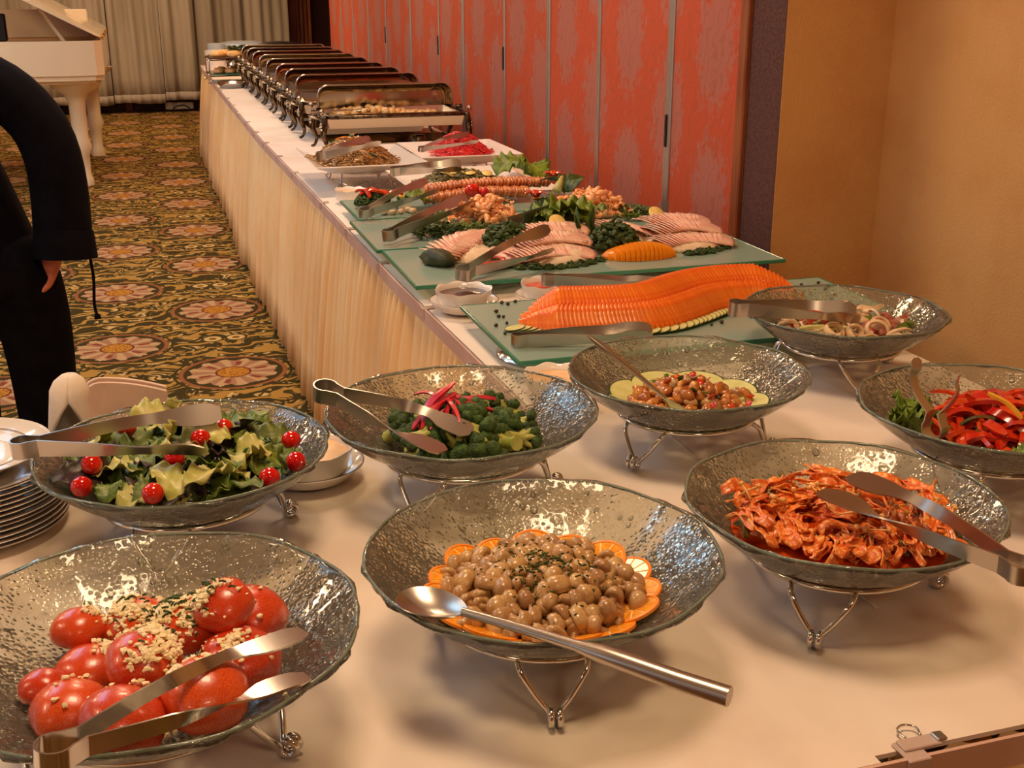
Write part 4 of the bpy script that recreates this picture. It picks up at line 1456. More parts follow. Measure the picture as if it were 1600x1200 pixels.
rs_ = [strip_mesh(.080, .0034, 1, 'radish', .009), strip_mesh(.066, .0030, 2, 'radish', .006), strip_mesh(.090, .0028, 3, 'radish', .012)]
for k in range(17):
    a = (-2.5, -2.2, -1.9, -1.5, -2.7, .1, -.5, .5, -1.7, -2.35, .9, -2.0, 2.4, -1.2, -.2, -2.6, 1.6)[k]
    ln = .030
    item(rs_[k % 3], 'radish_strip', (cx-.015+ln*math.cos(a), cy+.012+ln*math.sin(a), T+.134-.004*(k % 4)), (rr.gauss(0, .3), .30+rr.gauss(0, .18), a+rr.gauss(0, .25)), rr.uniform(.7, 1.05), 'thin red radish strip crossed on top of the broccoli', 'radish', 'radish strips on the broccoli')

# ---- brown stir-fried mushrooms on cucumber
cx, cy, R = BOWLS['cash']
cu_f = MB().lathe([(1e-4, -.001), (.0275, -.001), (.0275, .001), (1e-4, .001)], 28).mesh('flesh', M['cucumber'], sharp=40)
cu_s = MB().lathe([(.0275, -.0012), (.0292, -.001), (.0292, .001), (.0275, .0012), (.0275, -.0012)], 28).mesh('skin', M['cuke_skin'], sharp=40)
for k in range(9):
    a = 2*PI*k/9+.25
    r = .095
    o = thing('cucumber_slice', 'oval cucumber slice lining the bowl under the brown mushrooms', 'cucumber', (cx+r*math.cos(a), cy+r*math.sin(a), T+zin(r, R)+.007+.001*(k % 3)), 0, 'cucumber slices in the bowl')
    o.rotation_euler = (0, -.30, a+PI/2*0)
    o.scale = (1.0, 1.55, 1)
    put(cu_f, 'flesh', o); put(cu_s, 'skin', o)
def nut(seed, mt):
    rr = random.Random(seed)
    b = MB()
    b.blob((0, 0, 0), (.0115, .0095, .0085), 2, .5, 1.3, seed*3.3)
    return b.mesh('glazed_mushroom', M[mt])
def bean(seed):
    b = MB()
    b.tube([(.013*math.cos(a), .013*math.sin(a)-.006, 0) for a in [.3+2.4*k/6 for k in range(7)]], [.003, .0048, .0055, .0058, .0055, .0048, .003], 8)
    return b.mesh('glazed_mushroom', M['mush_brown'])
nm = [nut(1, 'mush_brown'), nut(2, 'mush_brown'), nut(3, 'mushroom'), bean(1), nut(5, 'mush_brown')]
rp = MB().bbox((-.006, -.005, -.0012), (.006, .005, .0012), .001).mesh('pepper_piece', M['pepper_red'], sharp=40)
gp = MB().bbox((-.006, -.005, -.0012), (.006, .005, .0012), .001).mesh('pepper_piece', M['pepper_green'], sharp=40)
rr = random.Random(71)
for lay, (n, rm, zz, hh) in enumerate(((46, .088, 0, .018), (40, .068, .014, .020), (16, .038, .034, .012))):
    for (x, y) in scatter(n, rm, .0155, rr):
        r = math.hypot(x, y)
        z = zin(r, R)+.012+zz+hh*(1-(r/rm)**2)
        item(rr.choice(nm), 'glazed_mushroom', (cx+x, cy+y, T+z), (rr.uniform(0, 6), rr.uniform(-1, 1), rr.uniform(0, 6)), rr.uniform(.75, 1.2), 'glossy brown stir-fried mushroom piece heaped on cucumber slices', 'mushroom', 'brown stir-fried mushrooms')
        if rr.random() < .30:
            m_ = rr.random() < .6
            item(rp if m_ else gp, 'pepper_piece', (cx+x+.007, cy+y-.004, T+z+.010), (rr.gauss(0, .6), rr.gauss(0, .6), rr.uniform(0, 6)), rr.uniform(.7, 1.1), ('diced red' if m_ else 'diced green')+' pepper piece among the brown mushrooms', 'pepper', ('red' if m_ else 'green')+' pepper dice')

# ---- squid rings and vegetables
cx, cy, R = BOWLS['sea']
ring_b = MB().tube([(.017*math.cos(2*PI*k/24), .014*math.sin(2*PI*k/24), .002*math.sin(4*PI*k/24)) for k in range(24)], .0036, 8, closed=True, flat=1.8)
rg = ring_b.mesh('squid_ring', M['squid'])
rr = random.Random(80)
RG = [(-.015, -.062, 1.1, .3), (-.055, -.060, .7, .2), (.030, -.060, 1.2, -.5), (.055, -.035, .6, .4), (.01, .03, .4, .1), (.05, .02, .5, .9)]
for (x, y, tx, tz) in RG:
    item(rg, 'squid_ring', (cx+x, cy+y, T+zin(math.hypot(x, y), R)+.044), (tx, .2, tz), rr.uniform(.9, 1.15), 'pale curled squid ring lying on the seafood bowl', 'squid ring', 'squid rings')
sh = strip_mesh(.04, .0036, 5, 'squid', .008); sh2 = strip_mesh(.03, .005, 6, 'squid_skin', .006)
zk = strip_mesh(.062, .0055, 7, 'cucumber', .003); pk = strip_mesh(.034, .009, 8, 'pepper_red', .010); gk = strip_mesh(.05, .005, 9, 'pepper_green', .004)
for lay in range(2):
    for (x, y) in scatter(58, .112, .013, rr):
        r = math.hypot(x, y)
        q = rr.random()
        me, lab, cat_, grp = (sh, 'pale squid strip in the seafood bowl', 'squid', 'squid strips') if q < .72 else ((sh2, 'reddish squid skin strip in the seafood bowl', 'squid', 'reddish squid strips') if q < .84 else ((gk, 'thin green pepper stick in the seafood bowl', 'pepper', 'green sticks in the seafood bowl') if q < .94 else (pk, 'short red pepper piece in the seafood bowl', 'pepper', 'red pieces in the seafood bowl')))
        item(me, {'squid': 'squid_strip', 'pepper': 'pepper_strip'}[cat_], (cx+x, cy+y, T+zin(r, R)+.014+.016*lay+.010*(1-(r/.115)**2)), (rr.gauss(0, .4), rr.gauss(0, .3), rr.uniform(0, 6)), rr.uniform(.8, 1.2), lab, cat_, grp)
for k, (x, y, a) in enumerate(((-.07, -.02, .2), (-.045, -.045, .15), (-.03, -.03, .3), (-.01, .02, .05))):
    item(zk, 'cucumber_stick', (cx+x, cy+y, T+zin(math.hypot(x, y), R)+.050), (0, .05, a), 1.0, 'pale green cucumber stick lying on the squid', 'cucumber', 'cucumber sticks on the squid')
bigp = MB().sheet(lambda u, v: ((u-.5)*.045, (v-.5)*.024, .010*math.sin(PI*v)-.012*(2*u-1)**2), 10, 6, .003).mesh('pepper_wedge', M['pepper_red'])
for (x, y) in ((-.025, .005), (-.05, .012)):
    item(bigp, 'pepper_wedge', (cx+x, cy+y, T+.112), (.2, 0, .2), 1.0, 'broad shiny red pepper wedge on the squid bowl', 'pepper', 'red wedges on the squid')

# ---- red pepper strips with lettuce
cx, cy, R = BOWLS['pep']
pm_ = [strip_mesh(.075, .0068, 1, 'pepper_red', .024), strip_mesh(.060, .0062, 2, 'pepper_red', .020), strip_mesh(.085, .0058, 3, 'pepper_red', .028)]
dk = strip_mesh(.06, .004, 4, 'kim_green', .014)
rr = random.Random(91)
for lay, (n, rm, zz, hh) in enumerate(((52, .105, .0, .010), (44, .088, .018, .016), (30, .060, .036, .014))):
    for (x, y) in scatter(n, rm, .011, rr):
        x += .025
        r = math.hypot(x, y)
        d_ = rr.random() < .12
        item(dk if d_ else rr.choice(pm_), 'pepper_strip', (cx+x, cy+y, T+zin(min(r, R), R)+.014+zz+hh*(1-((x-.025)**2+y*y)/(rm*rm))), (rr.gauss(0, .5), rr.gauss(0, .4), rr.gauss(-1.0, .8)), rr.uniform(.8, 1.1), 'dark green strip among the red pepper strips' if d_ else 'glossy red pepper strip heaped in the bowl by the wall', 'pepper', 'dark strips in the pepper bowl' if d_ else 'red pepper strips')
item(strip_mesh(.055, .0042, 11, 'pepper_yellow', .003), 'pepper_strip', (cx-.012, cy-.035, T+.147), (0, .5, -1.0), 1.0, 'single yellow strip lying on the red pepper strips', 'pepper', None)
fl_ = [leaf_mesh(100+s, 'frisee', .07, .06, .012, .014, 14) for s in range(3)]
for k in range(16):
    x, y = (-.115+rr.gauss(0, .018), .03+rr.gauss(0, .022)) if k < 11 else ((.05*math.cos(k*2.2))-.0, -.112+.01*math.sin(k))
    r = math.hypot(x, y)
    item(fl_[k % 3], 'lettuce_leaf', (cx+x, cy+y, T+zin(min(r, R), R)+.026+(.02 if k % 2 and k < 11 else .0)), (rr.gauss(0, .5), rr.gauss(-.3, .4), rr.uniform(0, 6)), rr.uniform(.5, .75), 'bright green frilly lettuce leaf beside the red pepper strips', 'lettuce', 'frilly leaves in the pepper bowl')

# ================================================================== green glass plates
M['salmon'] = mat('smoked_salmon', (236, 104, 24), (246, 132, 44), rough=.35, vs=60, coat=.15, rnd=.06, spec=.3)
M['sashimi'] = mat('raw_white_fish', (240, 196, 170), (232, 166, 142), rough=.35, vs=50, coat=.2, rnd=.08, c3=(246, 216, 190))
M['shrimp'] = mat('cooked_shrimp', (250, 194, 136), (244, 156, 92), rough=.3, vs=120, coat=.25, rnd=.10, c3=(250, 208, 156))
M['bbq'] = mat('glazed_roast_slice', (188, 102, 54), (224, 154, 104), rough=.28, vs=160, coat=.35, rnd=.18)
M['carve'] = mat('carved_orange_pumpkin', (240, 148, 20), (230, 128, 14), rough=.35, vs=40)
M['eggplant'] = mat('dark_green_rind', (40, 46, 16), (62, 66, 24), rough=.6, vs=30)
M['caper'] = mat('caper', (58, 54, 22), (44, 40, 18), rough=.4, vs=60)
M['leafy'] = mat('dark_leafy_green', (46, 72, 20), (72, 98, 30), rough=.45, vs=60, rnd=.2)
def plate(x0, x1, y0, y1, z, label):
    cx, cy = (x0+x1)/2, (y0+y1)/2
    t = thing('glass_plate', label, 'plate', (cx, cy, z-.008))
    a, b = (x1-x0)/2, (y1-y0)/2
    MB().bbox((-a+.004, -b+.004, 0), (a-.004, b-.004, .008), .0015).obj('pane', M['plate_glass'], t, smooth=False)
    e = MB()
    for (p, q) in (((-a, -b), (a, -b+.005)), ((-a, b-.005), (a, b)), ((-a, -b+.005), (-a+.005, b-.005)), ((a-.005, -b+.005), (a, b-.005))):
        e.bbox((p[0], p[1], -.0005), (q[0], q[1], .0085), .0012)
    e.obj('edge', M['plate_edge'], t, smooth=False)
    return t
def riser(x, y, z, r, label):
    t = thing('plate_riser', label, 'riser', (x, y, T))
    h = z-.008-T
    MB().lathe([(r*.86, h-.001), (r*.9, h), (r*.94, h-.003), (r*.97, .012), (r*1.06, .006), (r*1.08, .003), (r*1.06, .0005), (r*.93, .0005), (r*.9, .008), (r*.86, h-.004), (r*.86, h-.001)], 40).obj('steel_ring', M['steel'], t, sharp=50)
    return t
ZP = .785
plate(.585, 1.42, 1.86, 2.262, ZP, 'green glass plate carrying the orange salmon and capers')
plate(.540, 1.46, 2.475, 2.862, .777, 'green glass plate carrying the pale sliced raw fish and pumpkin')
plate(.528, 1.42, 2.868, 3.268, .777, 'green glass plate carrying the shrimps beside the salad greens')
plate(.556, 1.30, 3.274, 3.605, .777, 'green glass plate carrying the rows of roast meat slices')
riser(.70, 2.03, ZP, .095, 'round steel riser below the left end of the salmon plate')
riser(1.18, 2.06, ZP, .095, 'round steel riser below the right end of the salmon plate')
for i, (x, y, w) in enumerate(((.72, 2.66, 'left end of the raw fish plate'), (1.2, 2.66, 'right end of the raw fish plate'), (.70, 3.07, 'left end of the shrimp plate'), (1.2, 3.07, 'right end of the shrimp plate'), (.70, 3.44, 'left end of the roast meat plate'), (1.12, 3.44, 'right end of the roast meat plate'))):
    riser(x, y, .777, .085, 'round steel riser below the '+w)

# ---- salmon
SP = bez([(.668, 2.070, 0), (.74, 2.040, 0), (.82, 2.022, 0), (.90, 2.018, 0), (.97, 2.050, 0), (1.05, 2.098, 0), (1.13, 2.112, 0), (1.20, 2.098, 0), (1.262, 2.072, 0)], 24)
acc = [0.0]
for a, b in zip(SP, SP[1:]):
    acc.append(acc[-1]+(b-a).length)
def at_len(s_):
    for i in range(len(acc)-1):
        if s_ <= acc[i+1]:
            t_ = (s_-acc[i])/(acc[i+1]-acc[i])
            return SP[i].lerp(SP[i+1], t_), (SP[i+1]-SP[i]).normalized()
    return SP[-1].copy(), (SP[-1]-SP[-2]).normalized()
def prof_at(tab, u):
    for (a, b) in zip(tab, tab[1:]):
        if u <= b[0]:
            q = (u-a[0])/(b[0]-a[0])
            q = q*q*(3-2*q)*.5+q*.5
            return a[1]+(b[1]-a[1])*q
    return tab[-1][1]
def salmon_slice(W, tab):
    def fn(u, v):
        x = (v-.5)*.017-.006*math.sin(PI*u)
        return (x, W*u, prof_at(tab, u)+.0065*(v-.5)-.0005)
    return MB().sheet(fn, 14, 3, .0022).mesh('salmon_slice', M['salmon'])
up_m = salmon_slice(.108, ((0, .033), (.10, .047), (.38, .064), (.70, .054), (.90, .024), (1, .002)))
lo_m = salmon_slice(.056, ((0, .033), (.18, .043), (.5, .037), (.8, .018), (1, .002)))
tot = acc[-1]
n = 84
for k in range(n):
    s_ = tot*k/(n-1)
    p, d = at_len(s_)
    q = k/(n-1)
    env = max(.28, min(1.0, math.sqrt(max(0, min(q, (1-q)*.7))/.10)))
    a = math.atan2(d.y, d.x)
    tag(put(up_m, 'salmon_slice', None, (p.x, p.y, ZP+.0045), (0, 0, a), (1, env, env)), 'orange salmon slice in the broad ridge of the curved row', 'salmon', 'broad row of salmon slices')
    o = tag(put(lo_m, 'salmon_slice', None, (p.x, p.y+.001, ZP+.0045), (0, 0, a), (1, -env, env)), 'orange salmon slice in the narrow front row of the curve', 'salmon', 'narrow row of salmon slices')
cs_f = MB().lathe([(1e-4, -.0008), (.019, -.0008), (.019, .0008), (1e-4, .0008)], 20).mesh('flesh', M['cucumber'], sharp=40)
cs_s = MB().lathe([(.019, -.001), (.0204, -.0008), (.0204, .0008), (.019, .001), (.019, -.001)], 20).mesh('skin', M['cuke_skin'], sharp=40)
for k in range(46):
    s_ = tot*k/45*.97
    p, d = at_len(s_)
    nn = Vector((d.y, -d.x, 0))
    q = p+nn*(.058 if k > 4 else .03)-d*(.02 if k < 5 else 0)
    o = thing('cucumber_slice', 'thin cucumber slice tucked below the edge of the salmon', 'cucumber', (q.x, q.y, ZP+.006), 0, 'cucumber slices under the salmon')
    o.rotation_euler = (0, -.16, math.atan2(d.y, d.x))
    put(cs_f, 'flesh', o); put(cs_s, 'skin', o)
cm = MB().blob((0, 0, 0), (.0042, .0036, .0034), 2, .2, 2.0, 1).mesh('caper', M['caper'])
rr = random.Random(101)
CP = [(.670, 2.245), (.679, 2.232), (.700, 2.248), (.640, 2.184), (.634, 2.146), (.643, 2.143), (.636, 2.097), (.611, 2.086), (.612, 2.03), (.686, 1.935), (1.133, 2.224), (1.39, 2.172), (1.37, 2.151), (1.34, 2.20), (1.385, 2.205), (1.36, 2.10)]
for k in range(16):
    CP.append((.80+.03*k*rr.uniform(.5, 1.0), 1.925+.03*rr.random()+.004*k))
for (x, y) in CP:
    item(cm, 'caper', (x, y, ZP+.0034), (0, 0, rr.uniform(0, 6)), rr.uniform(.9, 1.2), 'small dark green caper scattered on the salmon plate', 'caper', 'capers on the salmon plate')
tongs((.600, 1.950, ZP+.0125), (.866, 1.928, ZP+.016), (.850, 1.888, ZP+.014), 'steel tongs lying on the glass in front of the salmon', w=.0125, blade=.016, twist=.35, rl=.012)
tongs((.790, 2.345, .8055), (1.03, 2.258, ZP+.014), (1.02, 2.214, ZP+.014), 'steel tongs lying behind the salmon next to the red sauce', w=.0125, blade=.014, twist=.3, rl=.011)

# ---- raw fish plate
Z3 = .777
def fish_slice(L, W, seed):
    ph = seed*1.7
    def fn(u, v):
        t_ = v*2-1
        wd = W*.5*math.sin(PI*min(1, .18+.80*u))**.6
        return ((u-.05)*L, t_*wd+.002*math.sin(5*u+ph), .005*math.sin(PI*u)+.0006*(1-t_*t_))
    return MB().sheet(fn, 9, 5, .0018).mesh('fish_slice', M['sashimi'])
fs_ = [fish_slice(.088, .044, 1), fish_slice(.082, .042, 2), fish_slice(.092, .044, 3)]
def fan(x0, y0, x1, y1, n, a0, a1, z0, z1, label, group, sc=1.0, tilt=.35):
    for k in range(n):
        q = k/(n-1)
        item(fs_[k % 3], 'fish_slice', (x0+(x1-x0)*q, y0+(y1-y0)*q, Z3+z0+(z1-z0)*math.sin(PI*min(1, .1+q*.8))), (.27, -.10, a0+(a1-a0)*q), sc, label, 'fish slice', group)
lab = 'pale pink raw fish slice fanned out on the glass plate'
M['pale_shreds'] = mat('pale_radish_shreds', (244, 222, 190), (236, 204, 168), rough=.5, vs=60)
def bed(cx, cy, rx, ry, h, ang, seed, where):
    """low heap of pale shreds that carries a fan of fish"""
    rr = random.Random(seed)
    b = MB()
    ca, sa = math.cos(ang), math.sin(ang)
    for k in range(170):
        a, q = rr.uniform(0, 6.3), math.sqrt(rr.random())
        x, y = rx*q*math.cos(a), ry*q*math.sin(a)
        d = rr.uniform(0, PI)
        pts = []
        for j in (-1, 0, 1):
            px, py = x+j*.012*math.cos(d), y+j*.012*math.sin(d)
            zz = h*max(0, 1-(px/rx)**2-(py/ry)**2)*.92+.0016
            pts.append((cx+px*ca-py*sa, cy+px*sa+py*ca, Z3+zz))
        b.tube(pts, .0014, 4)
    V, F = ico(3)
    b.add([(cx+p.x*rx*ca-p.y*ry*sa, cy+p.x*rx*sa+p.y*ry*ca, Z3+max(0, p.z)*h*.9+.0002) for p in V], F)
    return stuff(tag(b.obj('shredded_radish', M['pale_shreds']), 'pale radish shreds heaped under the raw fish fan '+where, 'radish'))
bed(.735, 2.735, .080, .075, .030, .9, 1, 'left of the parsley')
bed(.922, 2.668, .110, .112, .040, .1, 2, 'between the parsley heaps')
bed(1.298, 2.715, .100, .115, .038, 0, 3, 'behind the pumpkin')
bed(1.165, 2.815, .075, .060, .034, -.6, 4, 'by the upright leaves')
fan(.655, 2.640, .790, 2.800, 16, 2.0, .9, .012, .030, lab+' left of the parsley', 'raw fish fan beside the dark leaf', 1.25, .5)
fan(.775, 2.660, .800, 2.610, 6, .9, .4, .012, .016, lab+' left of the parsley', 'raw fish fan beside the dark leaf', 1.1, .4)
for row in range(3):
    fan(.835+.02*row, 2.580+.065*row, .985+.02*row, 2.585+.075*row, 17, 2.0, 1.25, (.010, .024, .036)[row], (.022, .042, .050)[row], lab+' between the two parsley heaps', 'raw fish fan between the parsley heaps', 1.05, .3)
for row in range(3):
    fan(1.235+.01*row, 2.640+.065*row, 1.375, 2.625+.065*row, 17, 2.1, 1.2, (.010, .022, .034)[row], (.020, .040, .046)[row], lab+' behind the carved pumpkin', 'raw fish fan behind the pumpkin', 1.05, .3)
fan(1.10, 2.835, 1.225, 2.735, 14, 2.3, 1.6, .016, .036, lab+' near the upright leaves', 'raw fish fan by the upright leaves', 1.05, .3)
def parsley_mesh(seed, R_, n, h=.7):
    rr = random.Random(seed)
    b = MB()
    for k in range(n):
        v = Vector((rr.gauss(0, 1), rr.gauss(0, 1), abs(rr.gauss(0, 1))))
        v.normalize()
        q = R_*rr.uniform(.72, 1.0)
        s_ = R_*rr.uniform(.10, .17)
        b.blob((v.x*q, v.y*q, v.z*q*h), (s_, s_, s_*.8), 1, .8, 3.0, k+seed)
    b.blob((0, 0, 0), (R_*.82, R_*.82, R_*.7*h), 2, .2, 3.0, seed, flatz=-R_*.05)
    return b.mesh('parsley_bunch', M['parsley'], smooth=False)
pbig = parsley_mesh(3, .052, 210, .85)
item(pbig, 'parsley_bunch', (.835, 2.745, Z3+.022), (0, 0, 0), 1.2, 'dark curly parsley bunch between the two left raw fish fans', 'parsley', None)
item(pbig, 'parsley_bunch', (1.095, 2.685, Z3+.018), (0, 0, 2), 1.2, 'dark curly parsley bunch beside the upright pointed leaves', 'parsley', None)
psm = parsley_mesh(8, .020, 60, .6)
for k, (x, y) in enumerate([(.845, 2.560), (.875, 2.548), (.905, 2.545), (.935, 2.552), (.965, 2.560), (.99, 2.572), (1.02, 2.590), (1.255, 2.590), (1.285, 2.592), (1.315, 2.598), (1.345, 2.612), (1.375, 2.63), (1.385, 2.66), (.81, 2.565)]):
    item(psm, 'parsley_sprig', (x, y, Z3+.002), (0, 0, k), RND.uniform(.75, 1.05), 'small parsley sprig along the front of the raw fish', 'parsley', 'parsley sprigs before the raw fish')
# carved pumpkin half: thin slices leaning in a row
pc = MB()
def half_disc(rx, rz, th):
    n_ = 14
    out = [(rx*math.cos(PI*j/n_), rz*math.sin(PI*j/n_)) for j in range(n_+1)]
    m_ = len(out)
    vs = [(-th/2, x, z) for x, z in out]+[(th/2, x, z) for x, z in out]
    return MB().add(vs, [tuple(range(m_)), tuple(range(2*m_-1, m_-1, -1))]+[(j, (j+1) % m_, m_+(j+1) % m_, m_+j) for j in range(m_)])
hd = half_disc(.045, .038, .0095).mesh('pumpkin_slice', M['carve'], sharp=40)
pk_ = thing('carved_pumpkin', 'carved orange pumpkin half cut into leaning slices on the glass plate', 'pumpkin', (1.13, 2.60, Z3+.0005))
for k in range(15):
    q = (k-7)/7.5
    e = math.sqrt(max(.05, 1-q*q))
    put(hd, 'slice', pk_, (q*.088, 0, 0), (0, .18, 0), (1, e, e))
MB().blob((.0, .012, 0), (.098, .045, .032), 3, flatz=0).obj('rind', M['carve'], pk_)
# red wedge, dark leaf, lettuce, pointed leaves, lemon
rw = MB().sheet(lambda u, v: ((u-.5)*.15, (v-.5)*.07*(1-.6*u), .003+.010*math.sin(PI*v)), 12, 6, .003).mesh('red_wedge', M['tomato'])
item(rw, 'red_pepper_wedge', (.770, 2.590, Z3+.006), (0, 0, .25), 1.0, 'flat red orange wedge below the tongs on the raw fish plate', 'pepper', None)
item(rw, 'red_pepper_wedge', (.835, 2.640, Z3+.008), (0, 0, .2), .8, 'short red orange wedge below the parsley on the raw fish plate', 'pepper', None)
item(MB().blob((0, 0, 0), (.032, .05, .022), 3, .25, 2.0, 4, flatz=-.015).mesh('dark_leaf', M['eggplant']), 'dark_gourd_piece', (.638, 2.665, Z3+.016), (0, 0, .5), 1.0, 'dark green gourd piece at the end of the raw fish fan', 'vegetable', None)
lf = [leaf_mesh(200+s, 'frisee', .13, .105, .012, .02, 12) for s in range(3)]
for k, (x, y, z, a, s_) in enumerate([(1.00, 2.905, .055, .5, 1.1), (1.05, 2.92, .065, 1.4, 1.0), (.985, 2.86, .05, 2.0, .8), (1.10, 2.89, .06, .2, .9), (1.03, 2.87, .07, -.4, .9), (1.06, 2.86, .075, 2.5, .8)]):
    item(lf[k % 3], 'lettuce_leaf', (x, y, Z3+z), (.3*math.sin(k), -.35, a), s_, 'bright lettuce leaf behind the raw fish fan', 'lettuce', 'bright lettuce leaves behind the raw fish')
ptl = MB().sheet(lambda u, v: ((v-.5)*.016*math.sin(PI*min(1, .08+.92*u)), .004*math.sin(3*u)+abs(v-.5)*.006, u*.06), 9, 4, .0007).mesh('pointed_leaf', M['leafy'])
for k, (x, y, a, tl) in enumerate([(1.065, 2.77, .2, .1), (1.085, 2.775, 1.2, -.25), (1.04, 2.775, 2.0, .4), (1.105, 2.765, .6, .4), (1.05, 2.76, .9, -.5)]):
    item(ptl, 'pointed_leaf', (x, y, Z3+.022), (tl*.5, tl, a), 1.3+.1*(k % 2), 'dark pointed leaf standing up beside the parsley bunch', 'leaf', 'upright pointed leaves')
lem = MB().lathe([(1e-4, -.002), (.022, -.002), (.0235, 0), (.022, .002), (1e-4, .002)], 24).mesh('lemon_slice', mat('pale_lemon', (250, 226, 150), (244, 204, 110), rough=.3, vs=50))
item(lem, 'lemon_slice', (.985, 2.80, Z3+.058), (.8, .2, 0), 1.0, 'pale lemon slice leaning on the raw fish by the lettuce', 'lemon', None)
item(lem, 'lemon_slice', (1.275, 2.835, Z3+.058), (.7, .2, 0), 1.0, 'pale lemon slice at the far tip of the raw fish', 'lemon', None)
tongs((.635, 2.470, Z3+.020), (.925, 2.690, Z3+.068), (.890, 2.560, Z3+.040), 'steel tongs with round tips on the raw fish plate', w=.0125, blade=.015, twist=.7, rl=.018)

# ---- shrimp plate
def shrimp_mesh(seed):
    rr = random.Random(seed)
    pts, rs = [], []
    for k in range(11):
        a = -.3+4.0*k/10
        r = .0135+.001*k/10
        pts.append((r*math.cos(a), r*math.sin(a), .0015*math.sin(a*2)))
        rs.append((.0030, .0052, .0066, .0070, .0072, .0070, .0064, .0056, .0046, .0036, .0020)[k])
    b = MB().tube(pts, rs, 8)
    p = Vector(pts[-1])
    for s_ in (-1, 1):
        b.ribbon([p, p+Vector((.002*s_, -.006, .002)), p+Vector((.005*s_, -.011, .003))], [.0012, .003, .0022], (1, 0, .3), .0005)
    return b.mesh('shrimp', M['shrimp'])
sm_ = [shrimp_mesh(1), shrimp_mesh(2)]
rr = random.Random(120)
def heap(cx, cy, rx, ry, n, hh, label, group):
    for lay in range(3):
        f = 1-.26*lay
        for (x, y) in scatter(n[lay], 1.0, .19, rr):
            x, y = x*rx*f, y*ry*f
            q = math.hypot(x/rx, y/ry)
            item(sm_[rr.randint(0, 1)], 'shrimp', (cx+x, cy+y, Z3+.009+.014*lay+hh*max(0, 1-q*q)), (rr.gauss(0, .6), rr.gauss(0, .6), rr.uniform(0, 6.3)), rr.uniform(.9, 1.25), label, 'shrimp', group)
heap(.885, 3.135, .105, .10, (40, 30, 18), .022, 'pink orange peeled shrimp heaped at the tips of the tongs', 'shrimps in the heap by the tongs')
heap(1.215, 3.165, .115, .095, (44, 32, 20), .022, 'pink orange peeled shrimp heaped beside the small leafy greens', 'shrimps in the heap by the greens')
# hollowed dark gourd shell between the heaps
def gourd(u, v):
    a = PI*(.02+.96*v)
    L_ = (u-.5)*.24
    w = .055*math.sin(PI*(.08+.84*u))**.6
    return (L_, -w*math.cos(a), .052-.058*math.sin(a)*math.sin(PI*(.08+.84*u))**.5)
gd = MB().sheet(gourd, 18, 12, .005)
g_ = tag(gd.obj('gourd_shell', M['eggplant'], None, loc=(1.01, 2.99, Z3+.012), rot=(-.35, 0, .75)), 'dark hollow gourd shell between the two shrimp heaps', 'vegetable')
def greens_mesh(seed, R_, n, mt):
    rr = random.Random(seed)
    b = MB()
    for k in range(n):
        a = rr.uniform(0, 2*PI)
        q = R_*math.sqrt(rr.random())
        d = Vector((math.cos(a), math.sin(a), rr.uniform(.1, .9))).normalized()
        p = Vector((q*math.cos(a)*.8, q*math.sin(a)*.8, rr.uniform(0, R_*.45)))
        L_ = R_*rr.uniform(.25, .5)
        sd = d.cross(Vector((0, 0, 1))).normalized()
        b.ribbon([p, p+d*L_*.4+Vector((0, 0, L_*.12)), p+d*L_*.8, p+d*L_], [L_*.06, L_*.26, L_*.22, L_*.03], sd+Vector((0, 0, rr.uniform(-.5, .5))), .0006)
    return b.mesh('greens', M[mt], smooth=False)
gm = [greens_mesh(s, .045, 90, 'leafy') for s in (1, 2)]+[greens_mesh(5, .045, 90, 'lettuce')]
for k, (x, y, s_) in enumerate([(.685, 2.985, .9), (.735, 2.995, 1.0), (.785, 3.01, .9), (.70, 3.03, .8), (.76, 3.05, .9), (.835, 3.03, .7)]):
    item(gm[k % 3], 'salad_greens', (x, y, Z3+.002), (0, 0, k), s_, 'bunch of small salad greens in front of the shrimp heap', 'greens', 'greens before the shrimps')
for k, (x, y, s_) in enumerate([(1.32, 3.10, .9), (1.35, 3.06, .8), (1.30, 3.05, .7), (1.33, 3.17, .8), (1.36, 3.12, .7)]):
    item(gm[k % 3], 'salad_greens', (x, y, Z3+.002), (0, 0, k+1), s_, 'bunch of small salad greens right of the shrimp heap near the partition', 'greens', 'greens by the partition')
for k, (x, y, s_) in enumerate([(.77, 3.215, .9), (.72, 3.19, .7), (.82, 3.245, .8)]):
    item(gm[2], 'salad_greens', (x, y, Z3+.002), (0, 0, k+2), s_, 'bunch of pale salad greens between the two pairs of tongs', 'greens', 'greens between the tongs')
def flower(x, y, z, label):
    t = thing('pepper_flower', label, 'garnish', (x, y, z))
    pet = MB().sheet(lambda u, v: (u*.042, (v-.5)*.020*math.sin(PI*min(1, .2+.75*u)), .020*math.sin(PI*u*.8)), 8, 4, .0015).mesh('petal', M['pepper_red'])
    for k in range(6):
        put(pet, 'petal', t, (0, 0, 0), (0, -.25, k*PI/3+.2))
    MB().blob((0, 0, .008), (.01, .01, .008), 2, .4, 3, 1).obj('heart', M['orange_flesh'], t)
flower(1.075, 3.255, Z3+.065, 'red pepper cut like a flower on the dark leaves by the shrimps')
flower(1.215, 3.50, Z3+.075, 'red pepper cut like a flower at the far end of the roast meat')
for k, (x, y) in enumerate([(1.075, 3.20), (1.11, 3.17), (1.10, 3.24), (1.05, 3.14)]):
    item(pbig, 'parsley_bunch', (x, y, Z3+.014), (0, 0, k), .62, 'dark parsley tuft under the red pepper flower', 'parsley', 'parsley tufts under the pepper flower')
bk = leaf_mesh(300, 'leafy', .09, .055, .004, .02, 5)
